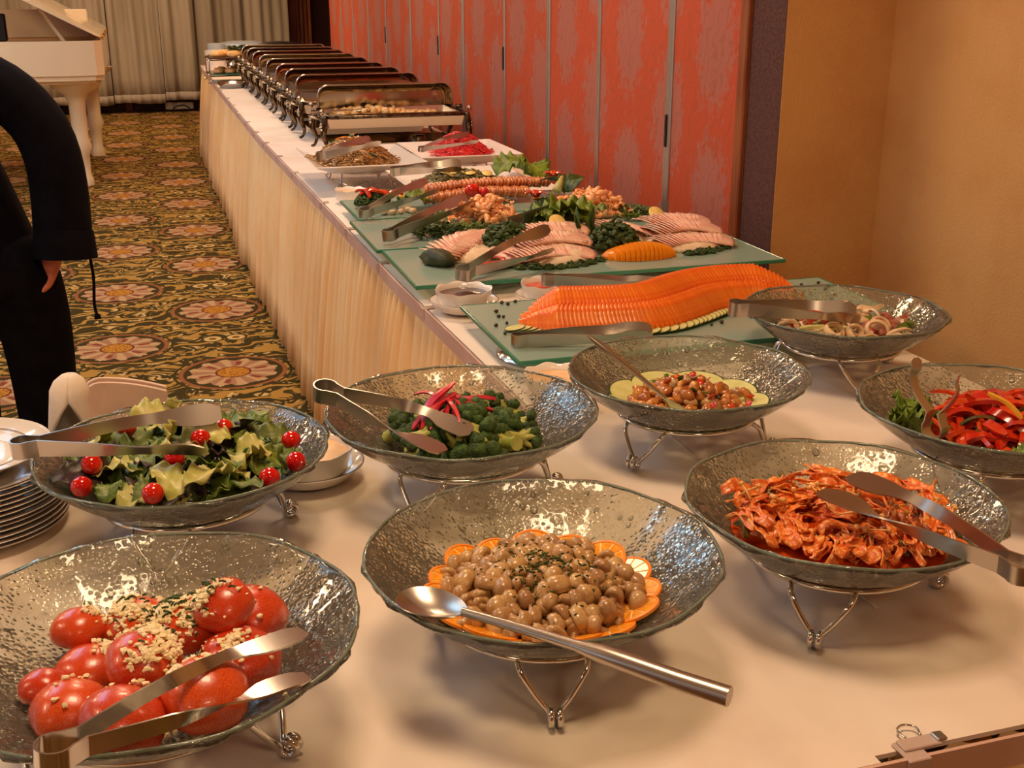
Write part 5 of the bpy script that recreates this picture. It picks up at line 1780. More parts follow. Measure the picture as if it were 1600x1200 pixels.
for k, (x, y, a) in enumerate([(1.265, 3.44, .4), (1.245, 3.46, 1.0), (1.20, 3.43, 2.4)]):
    item(bk, 'broad_leaf', (x, y, Z3+.055), (.3, -.4, a), 1.0, 'smooth dark leaf beside the far red pepper flower', 'leaf', 'smooth leaves by the far pepper flower')
item(MB().tube([(-.02, 0, 0), (0, 0, .006), (.03, 0, .012)], [.012, .010, .004], 10).mesh('stalk', M['lettuce_pale']), 'pale_stalk', (1.20, 3.40, Z3+.045), (0, -.4, .9), 1.2, 'pale green leaf stalk beside the far shrimp heap', 'vegetable', None)
tongs((.558, 2.905, Z3+.026), (.855, 3.215, Z3+.060), (.860, 3.130, Z3+.058), 'long steel tongs reaching into the shrimp heap', w=.0135, blade=.015, twist=.6, rl=.017)

# ---- roast meat plate
bs_ = [MB().blob((0, 0, 0), (.0055, .018, .013), 2, .3, 2.0, s).mesh('meat_slice', M['bbq']) for s in (1, 2, 3)]
for row, (x0, y0, x1, y1, z) in enumerate(((.79, 3.455, 1.20, 3.515, .030), (.78, 3.395, 1.10, 3.430, .018), (.785, 3.425, 1.13, 3.47, .040))):
    n = 36 if row != 2 else 30
    for k in range(n):
        q = k/(n-1)
        item(bs_[k % 3], 'meat_slice', (x0+(x1-x0)*q, y0+(y1-y0)*q, Z3+z+.008*math.sin(PI*q)+.012), (0, .35, .15+RND.gauss(0, .12)), RND.uniform(1.2, 1.5), 'small glazed roast meat slice in the row ' + ('nearest the white platter', 'nearest the shrimps', 'on top of the two others')[row], 'meat slice', ('roast meat back row', 'roast meat front row', 'roast meat top row')[row])
tw = MB().blob((0, 0, 0), (.022, .016, .018), 2, .3, 2, 3).mesh('tomato_wedge', M['cherry'])
item(tw, 'tomato_wedge', (.920, 3.385, Z3+.050), (0, 0, 0), 1.1, 'bright red tomato wedge resting on the roast meat', 'tomato', None)
item(tw, 'tomato_wedge', (.955, 3.375, Z3+.042), (0, .5, 1), .9, 'smaller red tomato wedge next to the roast meat', 'tomato', None)
for k, (x, y, s_) in enumerate([(.615, 3.50, .55), (.655, 3.535, .6), (.60, 3.455, .5), (.66, 3.47, .55)]):
    item(pbig, 'parsley_bunch', (x, y, Z3+.012), (0, 0, k), s_, 'dark green tuft beside the red pepper strips on the meat plate', 'parsley', 'dark tufts on the meat plate')
ps_ = strip_mesh(.06, .0065, 21, 'pepper_red', .014)
for k, (x, y, a) in enumerate([(.625, 3.50, .6), (.645, 3.48, -.4), (.665, 3.455, -.9), (.64, 3.52, 1.2), (.69, 3.44, -.5), (.61, 3.485, 2.2)]):
    item(ps_, 'pepper_strip', (x, y, Z3+.042), (.2, .2*math.sin(k), a), 1.0, 'red pepper strip on dark green tufts beside the tongs', 'pepper', 'red strips on the meat plate')
item(lf[0], 'lettuce_leaf', (.735, 3.40, Z3+.025), (.1, -.2, -.6), .9, 'pale green lettuce leaf at the end of the roast meat row', 'lettuce', None)
item(MB().blob((0, 0, 0), (.03, .012, .012), 2).mesh('lemon_wedge', M['pepper_yellow']), 'lemon_wedge', (.755, 3.55, Z3+.028), (0, 0, .1), 1.0, 'yellow lemon wedge behind the tongs on the meat plate', 'lemon', None)
on = MB().blob((0, 0, 0), (.013, .011, .009), 2, .3, 2, 7).mesh('onion_piece', M['squid'])
for k, (x, y) in enumerate([(.665, 3.325), (.69, 3.335), (.715, 3.35), (.725, 3.33), (.64, 3.335)]):
    item(on, 'onion_piece', (x, y, Z3+.008), (0, 0, k), RND.uniform(.8, 1.2), 'pale onion piece at the front of the meat plate', 'onion', 'onion pieces on the meat plate')
for k, (x, y, a) in enumerate([(1.12, 3.66, .3), (1.19, 3.62, 1.4), (1.16, 3.60, 2.3)]):
    item(lf[k % 3], 'lettuce_leaf', (x, y, Z3+.085-.01*k), (.2, -.3, a), .95, 'yellow green lettuce leaf between white platter and far pepper flower', 'lettuce', 'lettuce leaves by the white platter')
tongs((.558, 3.255, Z3+.020), (.800, 3.470, Z3+.070), (.815, 3.375, Z3+.055), 'steel tongs with narrow tips on the roast meat plate', w=.012, blade=.013, twist=.6, rl=.017)

# ================================================================== white square platters
def quad_ring(a, b, z):
    return [(-a, -b, z), (a, -b, z), (a, b, z), (-a, b, z)]
def platter(cx, cy, a, b, z, depth, label):
    t = thing('square_platter', label, 'platter', (cx, cy, z-depth))
    k = .60
    rings = [quad_ring(a*k, b*k, 0), quad_ring(a-.004, b-.004, depth-.005), quad_ring(a, b, depth-.002), quad_ring(a-.003, b-.003, depth), quad_ring(a*k-.006, b*k-.006, .006)]
    vs = [p for r in rings for p in r]
    fs = [(3, 2, 1, 0), (16, 17, 18, 19)]
    for q in range(4):
        for i in range(4):
            j = (i+1) % 4
            fs.append((q*4+i, q*4+j, q*4+4+j, q*4+4+i))
    MB().add(vs, fs).obj('dish', M['porcelain'], t, smooth=False)
    return t
def platter_stand(cx, cy, a, b, h, label):
    t = thing('platter_stand', label, 'stand', (cx, cy, T))
    MB().tube([(a*math.cos(s_), b*math.sin(s_), h-.004) for s_ in [2*PI*k/36 for k in range(36)]], .004, 7, closed=True).obj('ring', M['chrome'], t)
    MB().tube(bez([(-a*.9, -b*.3, h*.45), (-a*.4, -b*.8, h*.2), (0, -b*.6, h*.35), (a*.4, -b*.8, h*.2), (a*.9, -b*.3, h*.45)], 5), .0025, 6).obj('brace', M['chrome'], t)
    for sx_ in (-1, 1):
        for sy_ in (-1, 1):
            x, y = a*.70*sx_, b*.70*sy_
            MB().tube(bez([(x, y, h-.004), (x*1.03, y*1.03, h*.5), (x*1.06, y*1.06, .012), (x*1.12, y*1.12, .004), (x*1.2, y*1.2, .010), (x*1.19, y*1.19, .020), (x*1.12, y*1.12, .022)], 4), .0036, 7).obj('leg', M['chrome'], t)
    return t
def platter_set(cx, cy, a, b, z, what):
    depth = .038
    platter(cx, cy, a, b, z, depth, 'white square porcelain platter of '+what)
    platter_stand(cx, cy, a*.62, b*.62, z-depth-T, 'chrome wire stand below the platter of '+what)
PL1, PL2, PL3 = (.712, 4.135, .188, .265, .842), (1.092, 4.215, .185, .215, .842), (.955, 3.712, .205, .152, .826)
platter_set(*PL1, 'brown glass noodles'); platter_set(*PL2, 'red shredded radish'); platter_set(*PL3, 'seaweed salad and lemon')
M['noodle'] = mat('glass_noodle', (196, 146, 82), (150, 104, 54), rough=.3, vs=60, coat=.3, c3=(96, 82, 36))
M['redshred'] = mat('red_shredded_radish', (210, 30, 36), (232, 62, 60), rough=.3, vs=60, coat=.3)
M['seaweed'] = mat('grey_green_seaweed', (142, 130, 84), (100, 98, 58), rough=.4, vs=60)
def strands(cx, cy, z, rx, ry, h, n, r, L, mt, seed, name, label, cat, PLT):
    rr = random.Random(seed)
    b = MB()
    px0, py0, pa, pb, pz = PLT
    def lift(x, y, zz):
        # never below the sloping inside of the platter
        t_ = max((abs(x-px0)-(pa*.6-.006))/(pa*.4+.003), (abs(y-py0)-(pb*.6-.006))/(pb*.4+.003), 0)
        return max(zz, pz-.032+.032*min(1, t_)+.0015)
    for k in range(n):
        a = rr.uniform(0, 2*PI); q = math.sqrt(rr.random())
        x, y = rx*q*math.cos(a), ry*q*math.sin(a)
        zz = h*(1-q*q)*rr.uniform(.75, 1.0)+.003
        d = rr.uniform(0, 2*PI)
        pts = []
        for j in range(5):
            s_ = (j-2)/2*L
            d += rr.gauss(0, .5)
            px, py = x+s_*math.cos(d), y+s_*math.sin(d)
            qq = min(1.0, (px/rx)**2+(py/ry)**2)
            pts.append((cx+px, cy+py, lift(cx+px, cy+py, z+max(.002, h*(1-qq))*.5+zz*.5+rr.uniform(0, .006))+r))
        b.tube(pts, r, 4)
    o_ = len(b.v)
    b.blob((cx, cy, z), (rx*.9, ry*.9, h*.85), 4, .1, 3, seed, flatz=0)
    b.v[o_:] = [(x, y, lift(x, y, zz)) for (x, y, zz) in b.v[o_:]]
    return stuff(tag(b.obj(name, M[mt]), label, cat))
strands(.690, 4.13, .812, .145, .17, .085, 520, .0022, .030, 'noodle', 1, 'glass_noodles', 'heap of brown glass noodles on the white platter', 'noodles', PL1)
strands(1.110, 4.26, .812, .105, .125, .075, 420, .0018, .024, 'redshred', 2, 'shredded_radish', 'heap of bright red shredded radish on the white platter', 'radish', PL2)
strands(.960, 3.715, .794, .140, .095, .040, 420, .0020, .020, 'seaweed', 3, 'seaweed_salad', 'low heap of grey green seaweed salad on the white platter', 'seaweed', PL3)
rr = random.Random(140)
ov = [strip_mesh(.05, .004, 31, 'orange_rind', .008), strip_mesh(.05, .006, 32, 'cuke_skin', .006), strip_mesh(.045, .005, 33, 'squid', .008)]
for k in range(34):
    a, q = rr.uniform(0, 6.3), math.sqrt(rr.random())*.85
    j = k % 3
    item(ov[j], 'vegetable_strip', (.690+.125*q*math.cos(a), 4.13+.15*q*math.sin(a), .812+.085*(1-q*q)+.010), (rr.gauss(0, .3), rr.gauss(0, .3), rr.uniform(0, 6)), .9, ('orange carrot', 'dark green leaf', 'pale onion')[j]+' strip among the brown glass noodles', 'vegetable', ('carrot', 'green', 'onion')[j]+' strips in the noodles')
for k, (x, y) in enumerate([(.935, 3.72), (.965, 3.705), (.905, 3.735), (.99, 3.70), (1.05, 3.71), (.95, 3.76), (1.02, 3.745), (.92, 3.69)]):
    item(lem, 'lemon_slice', (x, y-.03, .794+.040), (rr.gauss(0, .4), rr.gauss(.3, .3), 0), .75, 'lemon slice on the grey green seaweed salad', 'lemon', 'lemon slices on the seaweed').data = lem
tongs((.535, 3.915, .880), (.745, 4.09, .912), (.765, 4.00, .905), 'steel tongs lying on the brown glass noodles', w=.013, blade=.012, twist=.5, rl=.012)
tongs((.905, 4.03, .866), (1.135, 4.23, .890), (1.145, 4.13, .872), 'steel tongs leaning on the red shredded radish', w=.008, blade=.010, twist=.5, rl=.012)
tongs((.735, 3.700, .846), (.965, 3.690, .862), (.955, 3.640, .852), 'steel tongs with broad round tips on the seaweed salad', w=.0135, blade=.017, twist=.7, rl=.012)

# ================================================================== sauce bowls, saucers, plates, napkin
def sauce_bowl(x, y, z, R_, sauce, label, scoc='', saucer=True, sz=None):
    rr = R_
    if saucer:
        s_ = thing('saucer', 'white saucer under the '+scoc, 'saucer', (x, y, z))
        MB().lathe([(1e-4, .003), (rr*.6, .003), (rr*.95, .012), (rr*1.28, .026), (rr*1.30, .0275), (rr*1.31, .026), (rr*1.0, .008), (rr*.7, 0), (1e-4, 0)], 40).obj('dish', M['porcelain'], s_, sharp=60)
        MB().tube([(rr*1.285*math.cos(2*PI*k/48), rr*1.285*math.sin(2*PI*k/48), .0275) for k in range(48)], .0008, 4, closed=True).obj('rim_line', mat('grey_rim_line', (110, 95, 85), rough=.3), s_)
        z = z+.004
    t = thing('sauce_bowl', label, 'bowl', (x, y, z))
    h = .046
    def wob(a, k, r, zz):
        e = max(0, (zz-h*.55)/(h*.45))**1.5 if zz > h*.55 else 0
        return r*(1+.02*e*math.cos(8*a)), zz+.0016*e*math.cos(8*a)
    MB().lathe([(1e-4, .004), (rr*.55, .004), (rr*.85, .016), (rr*.97, h*.8), (rr*1.02, h), (rr*1.06, h+.0005), (rr*1.02, h*.78), (rr*.90, .014), (rr*.60, 0), (1e-4, 0)], 64, wob=wob).obj('dish', M['porcelain'], t, sharp=70)
    if sauce is not None:
        MB().lathe([(1e-4, h*.76), (rr*.95, h*.76), (rr*.94, h*.70), (1e-4, h*.70)], 40).obj('sauce', sauce, t, sharp=50)
    return t
soy = mat('dark_soy_sauce', (60, 26, 14), rough=.06, coat=.5)
chili = mat('red_chili_sauce', (206, 50, 10), (220, 74, 20), rough=.15, vs=60, coat=.4)
dress = mat('peach_salad_dressing', (250, 204, 150), (244, 190, 130), rough=.2, vs=40, coat=.3)
sauce_bowl(.622, 2.370, T+.0015, .058, soy, 'white wavy-edged bowl of dark soy sauce beside the salmon plate', 'dark soy sauce bowl', True)
sauce_bowl(.808, 2.372, T+.0015, .052, chili, 'white wavy-edged bowl of red chili sauce behind the salmon', 'red chili sauce bowl', True)
sauce_bowl(.612, 3.745, T+.0015, .050, dress, 'white bowl of pale dressing behind the roast meat plate', '', False)
sauce_bowl(.628, 1.775, T+.0015, .055, dress, 'white bowl of peach dressing between broccoli bowl and salmon plate', '', False)
sauce_bowl(.178, 1.555, T+.003, .060, dress, 'white wavy-edged bowl of peach dressing between salad and broccoli', 'peach dressing bowl near the salad', True)

pl_b = MB().lathe([(1e-4, .004), (.060, .004), (.078, .009), (.112, .0155), (.115, .017), (.116, .0155), (.080, .0055), (.062, 0), (1e-4, 0)], 48)
pl_m = pl_b.mesh('dinner_plate', M['porcelain'], sharp=60)
rim_m = MB().tube([(.1145*math.cos(2*PI*k/48), .1145*math.sin(2*PI*k/48), .0172) for k in range(48)], .0011, 5, closed=True).mesh('rim_line', mat('plate_rim_line', (96, 70, 62), rough=.3))
NPL = 12
for k in range(NPL):
    o = thing('dinner_plate', 'white dinner plate with thin dark rim in the stack by the salad bowl', 'plate', (-.258+RND.uniform(-.002, .002), 1.525+RND.uniform(-.002, .002), T+.003+k*.0066), RND.uniform(0, 6), 'dinner plates stacked by the salad')
    put(pl_m, 'dish', o); put(rim_m, 'rim_line', o)
o = thing('soup_plate', 'deep white soup plate on top of the dinner plate stack', 'plate', (-.262, 1.530, T+.0002+NPL*.0066))
MB().lathe([(1e-4, .005), (.050, .005), (.074, .018), (.082, .026), (.108, .032), (.1085, .0335), (.106, .031), (.078, .0225), (.052, 0), (1e-4, 0)], 48).obj('dish', M['porcelain'], o, sharp=60)
MB().tube([(.083*math.cos(2*PI*k/48), .083*math.sin(2*PI*k/48), .0277) for k in range(48)], .0007, 4, closed=True).obj('rim_line', mat('soup_rim_line', (140, 120, 110), rough=.3), o)

# rolled napkin standing behind the plates
nk = thing('rolled_napkin', 'white rolled napkin standing behind the plate stack', 'napkin', (-.1455, 1.628, T+.003))
def nap(u, v):
    # hood of cloth: closed over the top, split open at the front towards the table edge
    span = PI*(.52+.48*min(1.0, v/.78)**2.2)
    a = span*(2*u-1)
    if v < .8:
        r, z = .038-.006*v/.8, .135*v/.8
    else:
        q = (v-.8)/.2*PI/2
        r, z = .032*math.cos(q)+.0005, .135+.030*math.sin(q)
    r *= 1+.05*math.sin(3*a+1)*(1-v)
    return (r*math.sin(a)*.82+.016*v, r*math.cos(a)*.95, z)
MB().sheet(nap, 36, 18, -.0028).obj('outer_fold', M['napkin'], nk)
def nap2(u, v):
    a = 2*PI*1.5*u+1.2
    r = .007+.017*u
    return (r*math.sin(a)*.8+.008*v, r*math.cos(a)-.004, .004+.088*v*(1-.2*u))
MB().sheet(nap2, 34, 6, .0022).obj('inner_roll', M['napkin'], nk)

# ================================================================== chafing dishes
def chafer():
    t = thing('chafing_dish', 'x', 'chafing dish', (0, 0, 0), 0, 'roll-top chafing dishes in a row')
    a, b = .30, .165
    # base rails and body
    def tray(x, y, z0, z1, th, name, mt, flare=0.0):
        rings = [quad_ring(x-flare, y-flare, z0), quad_ring(x, y, z1), quad_ring(x-th, y-th, z1), quad_ring(x-flare-th, y-flare-th, z0+th)]
        vs = [p for r in rings for p in r]
        fs = [(3, 2, 1, 0), (12, 13, 14, 15)]
        for q in range(3):
            for i in range(4):
                j = (i+1) % 4
                fs.append((q*4+i, q*4+j, q*4+4+j, q*4+4+i))
        return MB().add(vs, fs).obj(name, M[mt], t, smooth=False)
    tray(a-.012, b-.012, .112, .158, .003, 'water_pan', 'gold_steel', .012)
    MB().tube([(x, y, .160) for (x, y) in ((-a, -b+.03), (-a+.03, -b), (a-.03, -b), (a, -b+.03), (a, b-.03), (a-.03, b), (-a+.03, b), (-a, b-.03))], .0085, 8, closed=True).obj('frame_rail', M['dark_steel'], t, sharp=60)
    fp = tray(a-.03, b-.025, .125, .168, .003, 'food_pan', 'steel', .01)
    # burner shelf
    tray(a-.030, b-.012, .016, .050, .003, 'burner_shelf', 'gold_steel', .016)
    for sx_ in (-.12, .12):
        bn = MB().lathe([(1e-4, 0), (.032, 0), (.032, .035), (.028, .04), (.010, .042), (1e-4, .042)], 18, (sx_, 0, .020)).obj('burner', M['dark_steel'], t, sharp=50)
    # ornate legs
    for sx_ in (-1, 1):
        for sy_ in (-1, 1):
            x, y = sx_*(a-.005), sy_*(b-.01)
            lg = MB().tube(bez([(x, y, .165), (x+.006*sx_, y, .125), (x+.010*sx_, y, .085), (x-.004*sx_, y, .045), (x+.004*sx_, y, .018), (x+.020*sx_, y, .008)], 5), [.014, .015, .016, .017, .018, .019, .019, .018, .017, .016, .015, .014, .013, .012, .011, .010, .0095, .009, .0085, .008, .008, .008, .008, .008, .008, .007], 10, flat=.8)
            lo_ = lg.obj('leg', M['dark_steel'], t)
            orn = MB()
            for k in range(7):
                aa = 2*PI*k/7
                orn.blob((x+.018*sx_, y+.013*math.cos(aa), .118+.016*math.sin(aa)), .0062, 1)
            orn.blob((x+.018*sx_, y, .118), .009, 2)
            orn.obj('rosette', M['gold_steel'], lo_)
            MB().blob((x+.012*sx_, y, .182), (.011, .011, .012), 2).obj('knob', M['gold_steel'], t)
    # side handles
    for sx_ in (-1, 1):
        MB().tube(bez([(sx_*(a+.004), -.05, .145), (sx_*(a+.03), -.045, .150), (sx_*(a+.034), 0, .150), (sx_*(a+.03), .045, .150), (sx_*(a+.004), .05, .145)], 4), .005, 7).obj('handle', M['gold_steel'], t)
    # roll-top lid, rolled back: cylinder shell open to the front
    def lidf(u, v):
        x = (u-.5)*2*(a-.012)
        ed = min(u, 1-u)/.06
        top = 1-(.10*(1-ed)**2 if ed < 1 else 0)
        ang_ = math.radians(-6+100*v)
        ry, rz = .155, .128
        return (x, .015+ry*math.cos(ang_*.86), .168+rz*math.sin(ang_*.86)*top)
    ld = MB().sheet(lidf, 30, 12, .0025).obj('roll_top_lid', M['gold_steel'], t, sharp=60)
    # end cheeks of the lid and bright rolled edge
    for sx_ in (-1, 1):
        pts = [lidf(0 if sx_ < 0 else 1, v/10) for v in range(11)]
        vs = pts+[(pts[0][0], .02, .168)]
        m_ = len(vs)
        vs2 = [(p[0]-sx_*.003, p[1], p[2]) for p in vs]
        MB().add(vs+vs2, [tuple(range(m_)), tuple(range(2*m_-1, m_-1, -1))]+[(i, (i+1) % m_, m_+(i+1) % m_, m_+i) for i in range(m_)]).obj('lid_cheek', M['gold_steel'], ld, smooth=False)
        MB().tube([(sx_*(a-.006), .02, .172), (sx_*(a+.020), .02, .172)], [.010, .010], 10).obj('pivot', M['dark_steel'], t)
    arch = [(-a+.010, -.030, .172), (-a+.010, -.030, .255), (-a+.018, -.029, .280), (-a+.042, -.028, .295), (-a+.075, -.028, .298), (a-.075, -.028, .298), (a-.042, -.028, .295), (a-.018, -.029, .280), (a-.010, -.030, .255), (a-.010, -.030, .172)]
    return t, arch, a, b
CH, ARCH, CA, CB = chafer()
# lid as in the photograph: upright rounded shell standing at the back edge of the pan, hollow side to the front
for c in list(CH.children):
    if c.name.startswith('roll_top_lid'):
        for g in list(c.children):
            bpy.data.objects.remove(g)
        bpy.data.objects.remove(c)
def lid_outline(n=9):
    r = .045
    a = CA-.010
    pts = [(-a, .160)]
    for k in range(n):
        q = PI-PI/2*k/(n-1)
        pts.append((-a+r+r*math.cos(q), .268-r+r*math.sin(q)))
    for k in range(n):
        q = PI/2-PI/2*k/(n-1)
        pts.append((a-r+r*math.cos(q), .268-r+r*math.sin(q)))
    pts.append((a, .160))
    return pts
LO = lid_outline()
def lid_shell(u, v):
    # v from front rim (0) to the closed back (1)
    k = u*(len(LO)-1)
    i = min(int(k), len(LO)-2)
    f = k-i
    x = LO[i][0]*(1-f)+LO[i+1][0]*f
    z = LO[i][1]*(1-f)+LO[i+1][1]*f
    s_ = 1-.22*v*v
    return (x*(1-.06*v*v), .065+.085*math.sin(PI/2*v), .160+(z-.160)*(1-.35*v*v))
LD = MB().sheet(lid_shell, 60, 8, .002).obj('roll_top_lid', M['gold_steel'], CH, sharp=60)
bk_ = [lid_shell(k/40, 1.0) for k in range(41)]
MB().add([(p[0], p[1]+.0, p[2]) for p in bk_]+[(p[0], p[1]-.003, p[2]) for p in bk_], [tuple(range(41)), tuple(range(81, 40, -1))]+[(i, (i+1) % 41, 41+(i+1) % 41, 41+i) for i in range(41)]).obj('lid_back', M['gold_steel'], LD, smooth=False)
MB().tube([(x, .064, z) for (x, z) in LO], .0042, 8).obj('lid_rim', M['steel'], LD)
foods = {'rice': mat('pale_fried_rice', (240, 206, 150), (226, 180, 112), rough=.6, vs=80, bump=.5, bs=200), 'dark': mat('brown_stew', (120, 66, 30), (160, 96, 44), rough=.4, vs=60, bump=.5, bs=120), 'red': mat('red_stew', (170, 60, 24), (200, 92, 40), rough=.35, vs=60, bump=.5, bs=120)}
ORD = ['first', 'second', 'third', 'fourth', 'fifth', 'sixth', 'seventh', 'eighth', 'ninth']
CY = [4.98, 5.60, 6.02, 6.42, 6.90, 7.32, 7.72, 8.12, 8.52]
CX = [.995, .985, .985, .985, .985, .985, .985, .985, .985]
for i in range(9):
    lab = ORD[i]+' steel roll-top chafing dish counted from the white square platters'
    if i == 0:
        CH.location = (CX[0], CY[0], T+.001)
        CH['label'] = lab
    else:
        dup(CH, (CX[i], CY[i], T+.001), None, lab)
    kind = ('rice', 'red', 'dark', 'red', 'dark', 'rice', 'red', 'dark', 'rice')[i]
    rr = random.Random(200+i)
    b = MB()
    n_ = 90 if i == 0 else 24
    b.bbox((-.25, -.12, .128), (.25, .12, .150), .02)
    for k in range(n_):
        x, y = rr.uniform(-.22, .20), rr.uniform(-.10, .09)
        s_ = rr.uniform(.010, .020)
        b.blob((x, y, .152+(.022*math.exp(-((x+.08)/.12)**2) if i == 0 else .004)), (s_, s_, s_*.8), 1, .6, 2.5, k)
    stuff(tag(b.obj('chafer_food', foods[kind], None, loc=(CX[i], CY[i], T+.001)), {'rice': 'pale fried rice', 'red': 'reddish stew', 'dark': 'brown stew'}[kind]+' in the pan of the '+ORD[i]+' chafing dish from the white platters', 'food'))
spoon((.86, 4.93, T+.178), (.655, 4.90, T+.172), .035, .026, .008, [.004, .004, .0045, .005, .006, .006, .005], 'bronze serving spoon lying across the first chafing dish', lift=.004)
for i in (1, 2, 4, 5):
    tongs((.665, CY[i]-.03, T+.190), (.93, CY[i]-.02, T+.175), (.93, CY[i]-.08, T+.175), 'steel tongs lying across the '+ORD[i]+' chafing dish from the white platters', w=.012, blade=.014, twist=.5)

# ================================================================== far end of the buffet
def far_stack(x, y, n, r, label, grp, mt):
    me = MB().lathe([(1e-4, .006), (r*.6, .006), (r, .012), (r*1.01, .0123), (r*1.0, .0036), (r*.62, 0), (1e-4, 0)], 24).mesh('dish', M[mt], sharp=60)
    for k in range(n):
        tag(put(me, 'small_plate', None, (x, y, T+.001+k*.0085)), label, 'plate', grp)
far_stack(.612, 10.22, 18, .085, 'small white plate in the stack at the far table corner', 'white plates at the far corner', 'porcelain')
M['bluewhite'] = mat('bluish_dish_and_lid_glint', (190, 205, 214), rough=.15, coat=.4)  # own colour of the dishes; on the warmer lid a painted reflection
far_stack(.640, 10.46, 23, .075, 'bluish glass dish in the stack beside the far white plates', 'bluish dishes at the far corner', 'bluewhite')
# tiered food stand
ts = thing('tiered_stand', 'dark wire two-tier stand of food at the far end of the buffet', 'stand', (.66, 8.98, T))
for z in (.055, .165):
    MB().tube(bez([(.180, .220, z), (0, .195, z), (-.180, .220, z), (-.155, 0, z), (-.180, -.220, z), (0, -.195, z), (.180, -.220, z), (.155, 0, z), (.180, .220, z)], 4), .005, 6).obj('ring', M['dark_steel'], ts)
for sx_ in (-1, 1):
    for sy_ in (-1, 1):
        MB().tube(bez([(.180*sx_, .220*sy_, .172), (.183*sx_, .223*sy_, .11), (.180*sx_, .220*sy_, .055), (.174*sx_, .214*sy_, .03), (.185*sx_, .225*sy_, .007), (.200*sx_, .240*sy_, .014)], 4), .005, 6).obj('leg', M['chrome'], ts)
lp = thing('glass_plate', 'small green glass plate on the lower tier of the far stand', 'plate', (.66, 8.98, T+.060))
MB().bbox((-.168, -.206, 0), (.168, .206, .008), .002).obj('pane', M['plate_edge'], lp, smooth=False)
up_ = thing('wooden_board', 'dark board on the upper tier of the far stand', 'board', (.66, 8.98, T+.170))
MB().bbox((-.168, -.206, 0), (.168, .206, .010), .003).obj('board', M['darkwood'], up_, smooth=False)
bun = MB().blob((0, 0, 0), (.055, .07, .030), 3, .15, 2, 4, flatz=-.014).mesh('bread_roll', mat('pale_bread', (236, 190, 118), (222, 164, 88), rough=.6, vs=30))
for k, (x, y) in enumerate([(.548, 8.87), (.660, 8.86), (.772, 8.87), (.600, 9.02), (.714, 9.03)]):
    item(bun, 'bread_roll', (x, y, T+.1935), (0, 0, (0, PI, .1, .2, 3.3)[k]), .97, 'pale bread roll on the upper tier of the far stand', 'bread', 'bread rolls on the far stand')
bun2 = MB().blob((0, 0, 0), (.040, .06, .028), 2, .2, 2, 4, flatz=-.014).mesh('sandwich', mat('pink_roll', (232, 156, 110), (214, 190, 120), rough=.5, vs=30))
for k, (x, y) in enumerate([(.540, 8.86), (.620, 8.85), (.700, 8.85), (.780, 8.86), (.575, 9.0), (.665, 9.0), (.755, 9.0)]):
    item(bun2, 'pink_roll', (x, y, T+.0808), (0, 0, .15*math.sin(k*2)), .92, 'pink filled roll on the lower tier of the far stand', 'roll', 'pink rolls on the far stand')
item(gm[0], 'salad_greens', (.700, 8.94, T+.212), (0, 0, 0), 1.6, 'green leaves on top of the far bread rolls', 'greens', None)
item(tw, 'tomato_wedge', (.775, 8.89, T+.235), (0, 0, 0), 1.2, 'orange wedge beside the green leaves on the far stand', 'garnish', None).data = MB().blob((0, 0, 0), (.022, .016, .018), 2, .3, 2, 3).mesh('orange_wedge', M['orange_rind'])
pan = thing('steel_pan', 'low round steel pan under the far tiered stand', 'pan', (.60, 8.42, T+.001))
MB().lathe([(1e-4, .004), (.075, .004), (.095, .035), (.098, .036), (.098, .034), (.078, 0), (1e-4, 0)], 32).obj('dish', M['steel'], pan, sharp=60)
# round covered steel warmer, blue reflection put into the lid colour
wm_ = thing('round_warmer', 'round steel warmer with lid coloured like a blue reflection at the far end', 'warmer', (.87, 10.66, T+.001))
MB().lathe([(1e-4, 0), (.16, 0), (.15, .03), (.13, .05), (.18, .10), (.20, .165), (.205, .17), (.20, .172), (1e-4, .172)], 36).obj('pan', M['steel'], wm_, sharp=50)
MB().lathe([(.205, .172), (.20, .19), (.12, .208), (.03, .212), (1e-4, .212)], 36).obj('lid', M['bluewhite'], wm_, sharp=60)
for k in range(3):
    a = k*2*PI/3
    MB().tube([(.19*math.cos(a), .19*math.sin(a), .165), (.20*math.cos(a), .20*math.sin(a), .08), (.21*math.cos(a), .21*math.sin(a), .002)], .008, 6).obj('leg', M['chrome'], wm_)
wd = thing('round_warmer', 'round warmer with dark domed lid behind the last chafing dish', 'warmer', (1.13, 10.20, T+.001))
MB().lathe([(1e-4, 0), (.17, 0), (.16, .03), (.14, .05), (.19, .10), (.215, .155), (1e-4, .157)], 36).obj('pan', M['steel'], wd, sharp=50)
MB().lathe([(.215, .157), (.20, .19), (.13, .215), (.03, .222), (1e-4, .222)], 36).obj('lid', M['rubber'], wd, sharp=60)
for k in range(3):
    a = k*2*PI/3
    MB().tube([(.19*math.cos(a), .19*math.sin(a), .155), (.20*math.cos(a), .20*math.sin(a), .08), (.205*math.cos(a), .205*math.sin(a), .002)], .008, 6).obj('leg', M['chrome'], wd)

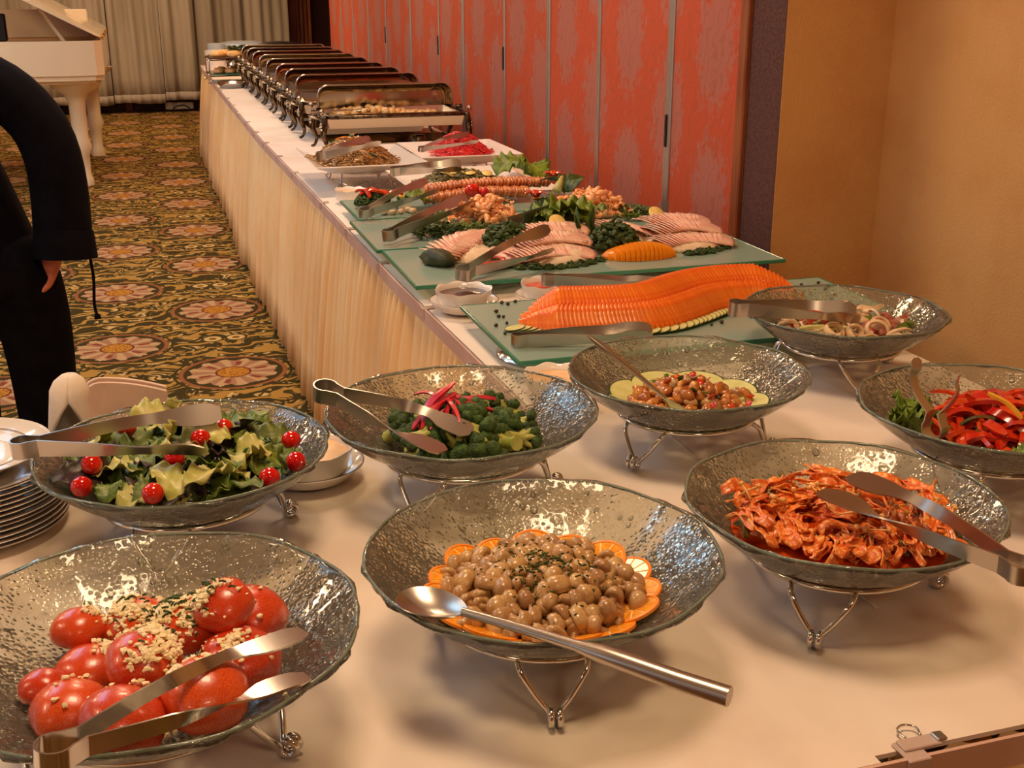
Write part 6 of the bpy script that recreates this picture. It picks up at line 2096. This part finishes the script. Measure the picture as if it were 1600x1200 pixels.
# ================================================================== settle the food on glass: nothing pokes through bowls or plates
def world_verts(o):
    out = []
    for c in [o]+list(o.children):
        if c.type == 'MESH':
            Mw = o.matrix_world @ c.matrix_local if c is not o else o.matrix_world
            out += [Mw @ v.co for v in c.data.vertices]
    return out
bpy.context.view_layer.update()
FOOD = ('tomato_half', 'button_mushroom', 'orange_slice', 'kimchi_leaf', 'enoki_mushroom', 'lettuce_leaf', 'cherry_tomato', 'broccoli_floret', 'radish_strip', 'cucumber_slice', 'glazed_mushroom', 'pepper_piece', 'squid_ring', 'squid_strip', 'pepper_strip', 'cucumber_stick', 'pepper_wedge')
PFOOD = FOOD+('shrimp', 'gourd_shell', 'fish_slice', 'caper', 'parsley_sprig', 'parsley_bunch', 'onion_piece', 'salad_greens', 'meat_slice', 'dark_gourd_piece', 'red_pepper_wedge', 'lemon_wedge')
PLATES = [(.585, 1.42, 1.86, 2.262, ZP), (.540, 1.46, 2.475, 2.862, .777), (.528, 1.42, 2.868, 3.268, .777), (.556, 1.30, 3.274, 3.605, .777)]
for o in list(COL.objects):
    if o.parent or o.name.split('.')[0] not in PFOOD:
        continue
    p = o.matrix_world.translation
    for (bx, by, bR) in BOWLS.values():
        if math.hypot(p.x-bx, p.y-by) < bR and p.z < T+.2:
            o.location = Vector(o.location)+fit_bowl(world_verts(o), bx, by, bR)
            break
    else:
        for (x0, x1, y0, y1, pz) in PLATES:
            if x0 < p.x < x1 and y0 < p.y < y1:
                lo = min(v.z for v in world_verts(o))
                if lo < pz-.0002:
                    o.location.z += pz-.0002-lo

# then let everything that still hovers come down onto what is below it
from mathutils.bvhtree import BVHTree
bpy.context.view_layer.update()
def world_mesh(o):
    vs, fs = [], []
    for c in [o]+list(o.children)+[g for c in o.children for g in c.children]:
        if c.type == 'MESH':
            k = len(vs)
            vs += [c.matrix_world @ v.co for v in c.data.vertices]
            fs += [tuple(i+k for i in p.vertices) for p in c.data.polygons]
    return vs, fs
def bounds(vs):
    return [f(v[k] for v in vs) for k in range(3) for f in (min, max)]
DROP = PFOOD+('serving_tongs', 'serving_spoon', 'pepper_flower', 'pointed_leaf', 'broad_leaf', 'lemon_slice', 'tomato_wedge', 'pale_stalk', 'vegetable_strip', 'bread_roll', 'pink_roll')
SOL = {}
for o in COL.objects:
    if o.parent is None and o.get('kind') != 'structure' and o.get('label') and o.name.split('.')[0] not in ('window_drape', 'person', 'grand_piano', 'table_skirt'):
        vs, fs = world_mesh(o)
        bx = bounds(vs)
        if bx[5] > T-.02 and bx[2] < 4.6:
            SOL[o.name] = [vs, fs, bx, BVHTree.FromPolygons(vs, fs)]
for nm in sorted([n for n in SOL if n.split('.')[0] in DROP], key=lambda n: SOL[n][2][4]):
    vs, fs, A, _ = SOL[nm]
    near = [q[3] for n, q in SOL.items() if n != nm and not (q[2][0] > A[1] or q[2][1] < A[0] or q[2][2] > A[3] or q[2][3] < A[2] or q[2][4] > A[5] or q[2][5] < A[4]-.06)]
    def hits(d):
        t_ = BVHTree.FromPolygons([(v[0], v[1], v[2]-d) for v in vs], fs)
        return any(t_.overlap(b) for b in near)
    lo = 0.0
    if hits(.0006):
        continue
    for d in (.002, .004, .007, .011, .016, .022, .03, .04, .06):
        if hits(d):
            hi = d
            for _ in range(4):
                m_ = (lo+hi)/2
                if hits(m_):
                    hi = m_
                else:
                    lo = m_
            COL.objects[nm].location.z -= hi
            vs = [(v[0], v[1], v[2]-hi) for v in vs]
            SOL[nm] = [vs, fs, bounds(vs), BVHTree.FromPolygons(vs, fs)]
            break
        lo = d
bpy.context.view_layer.update()
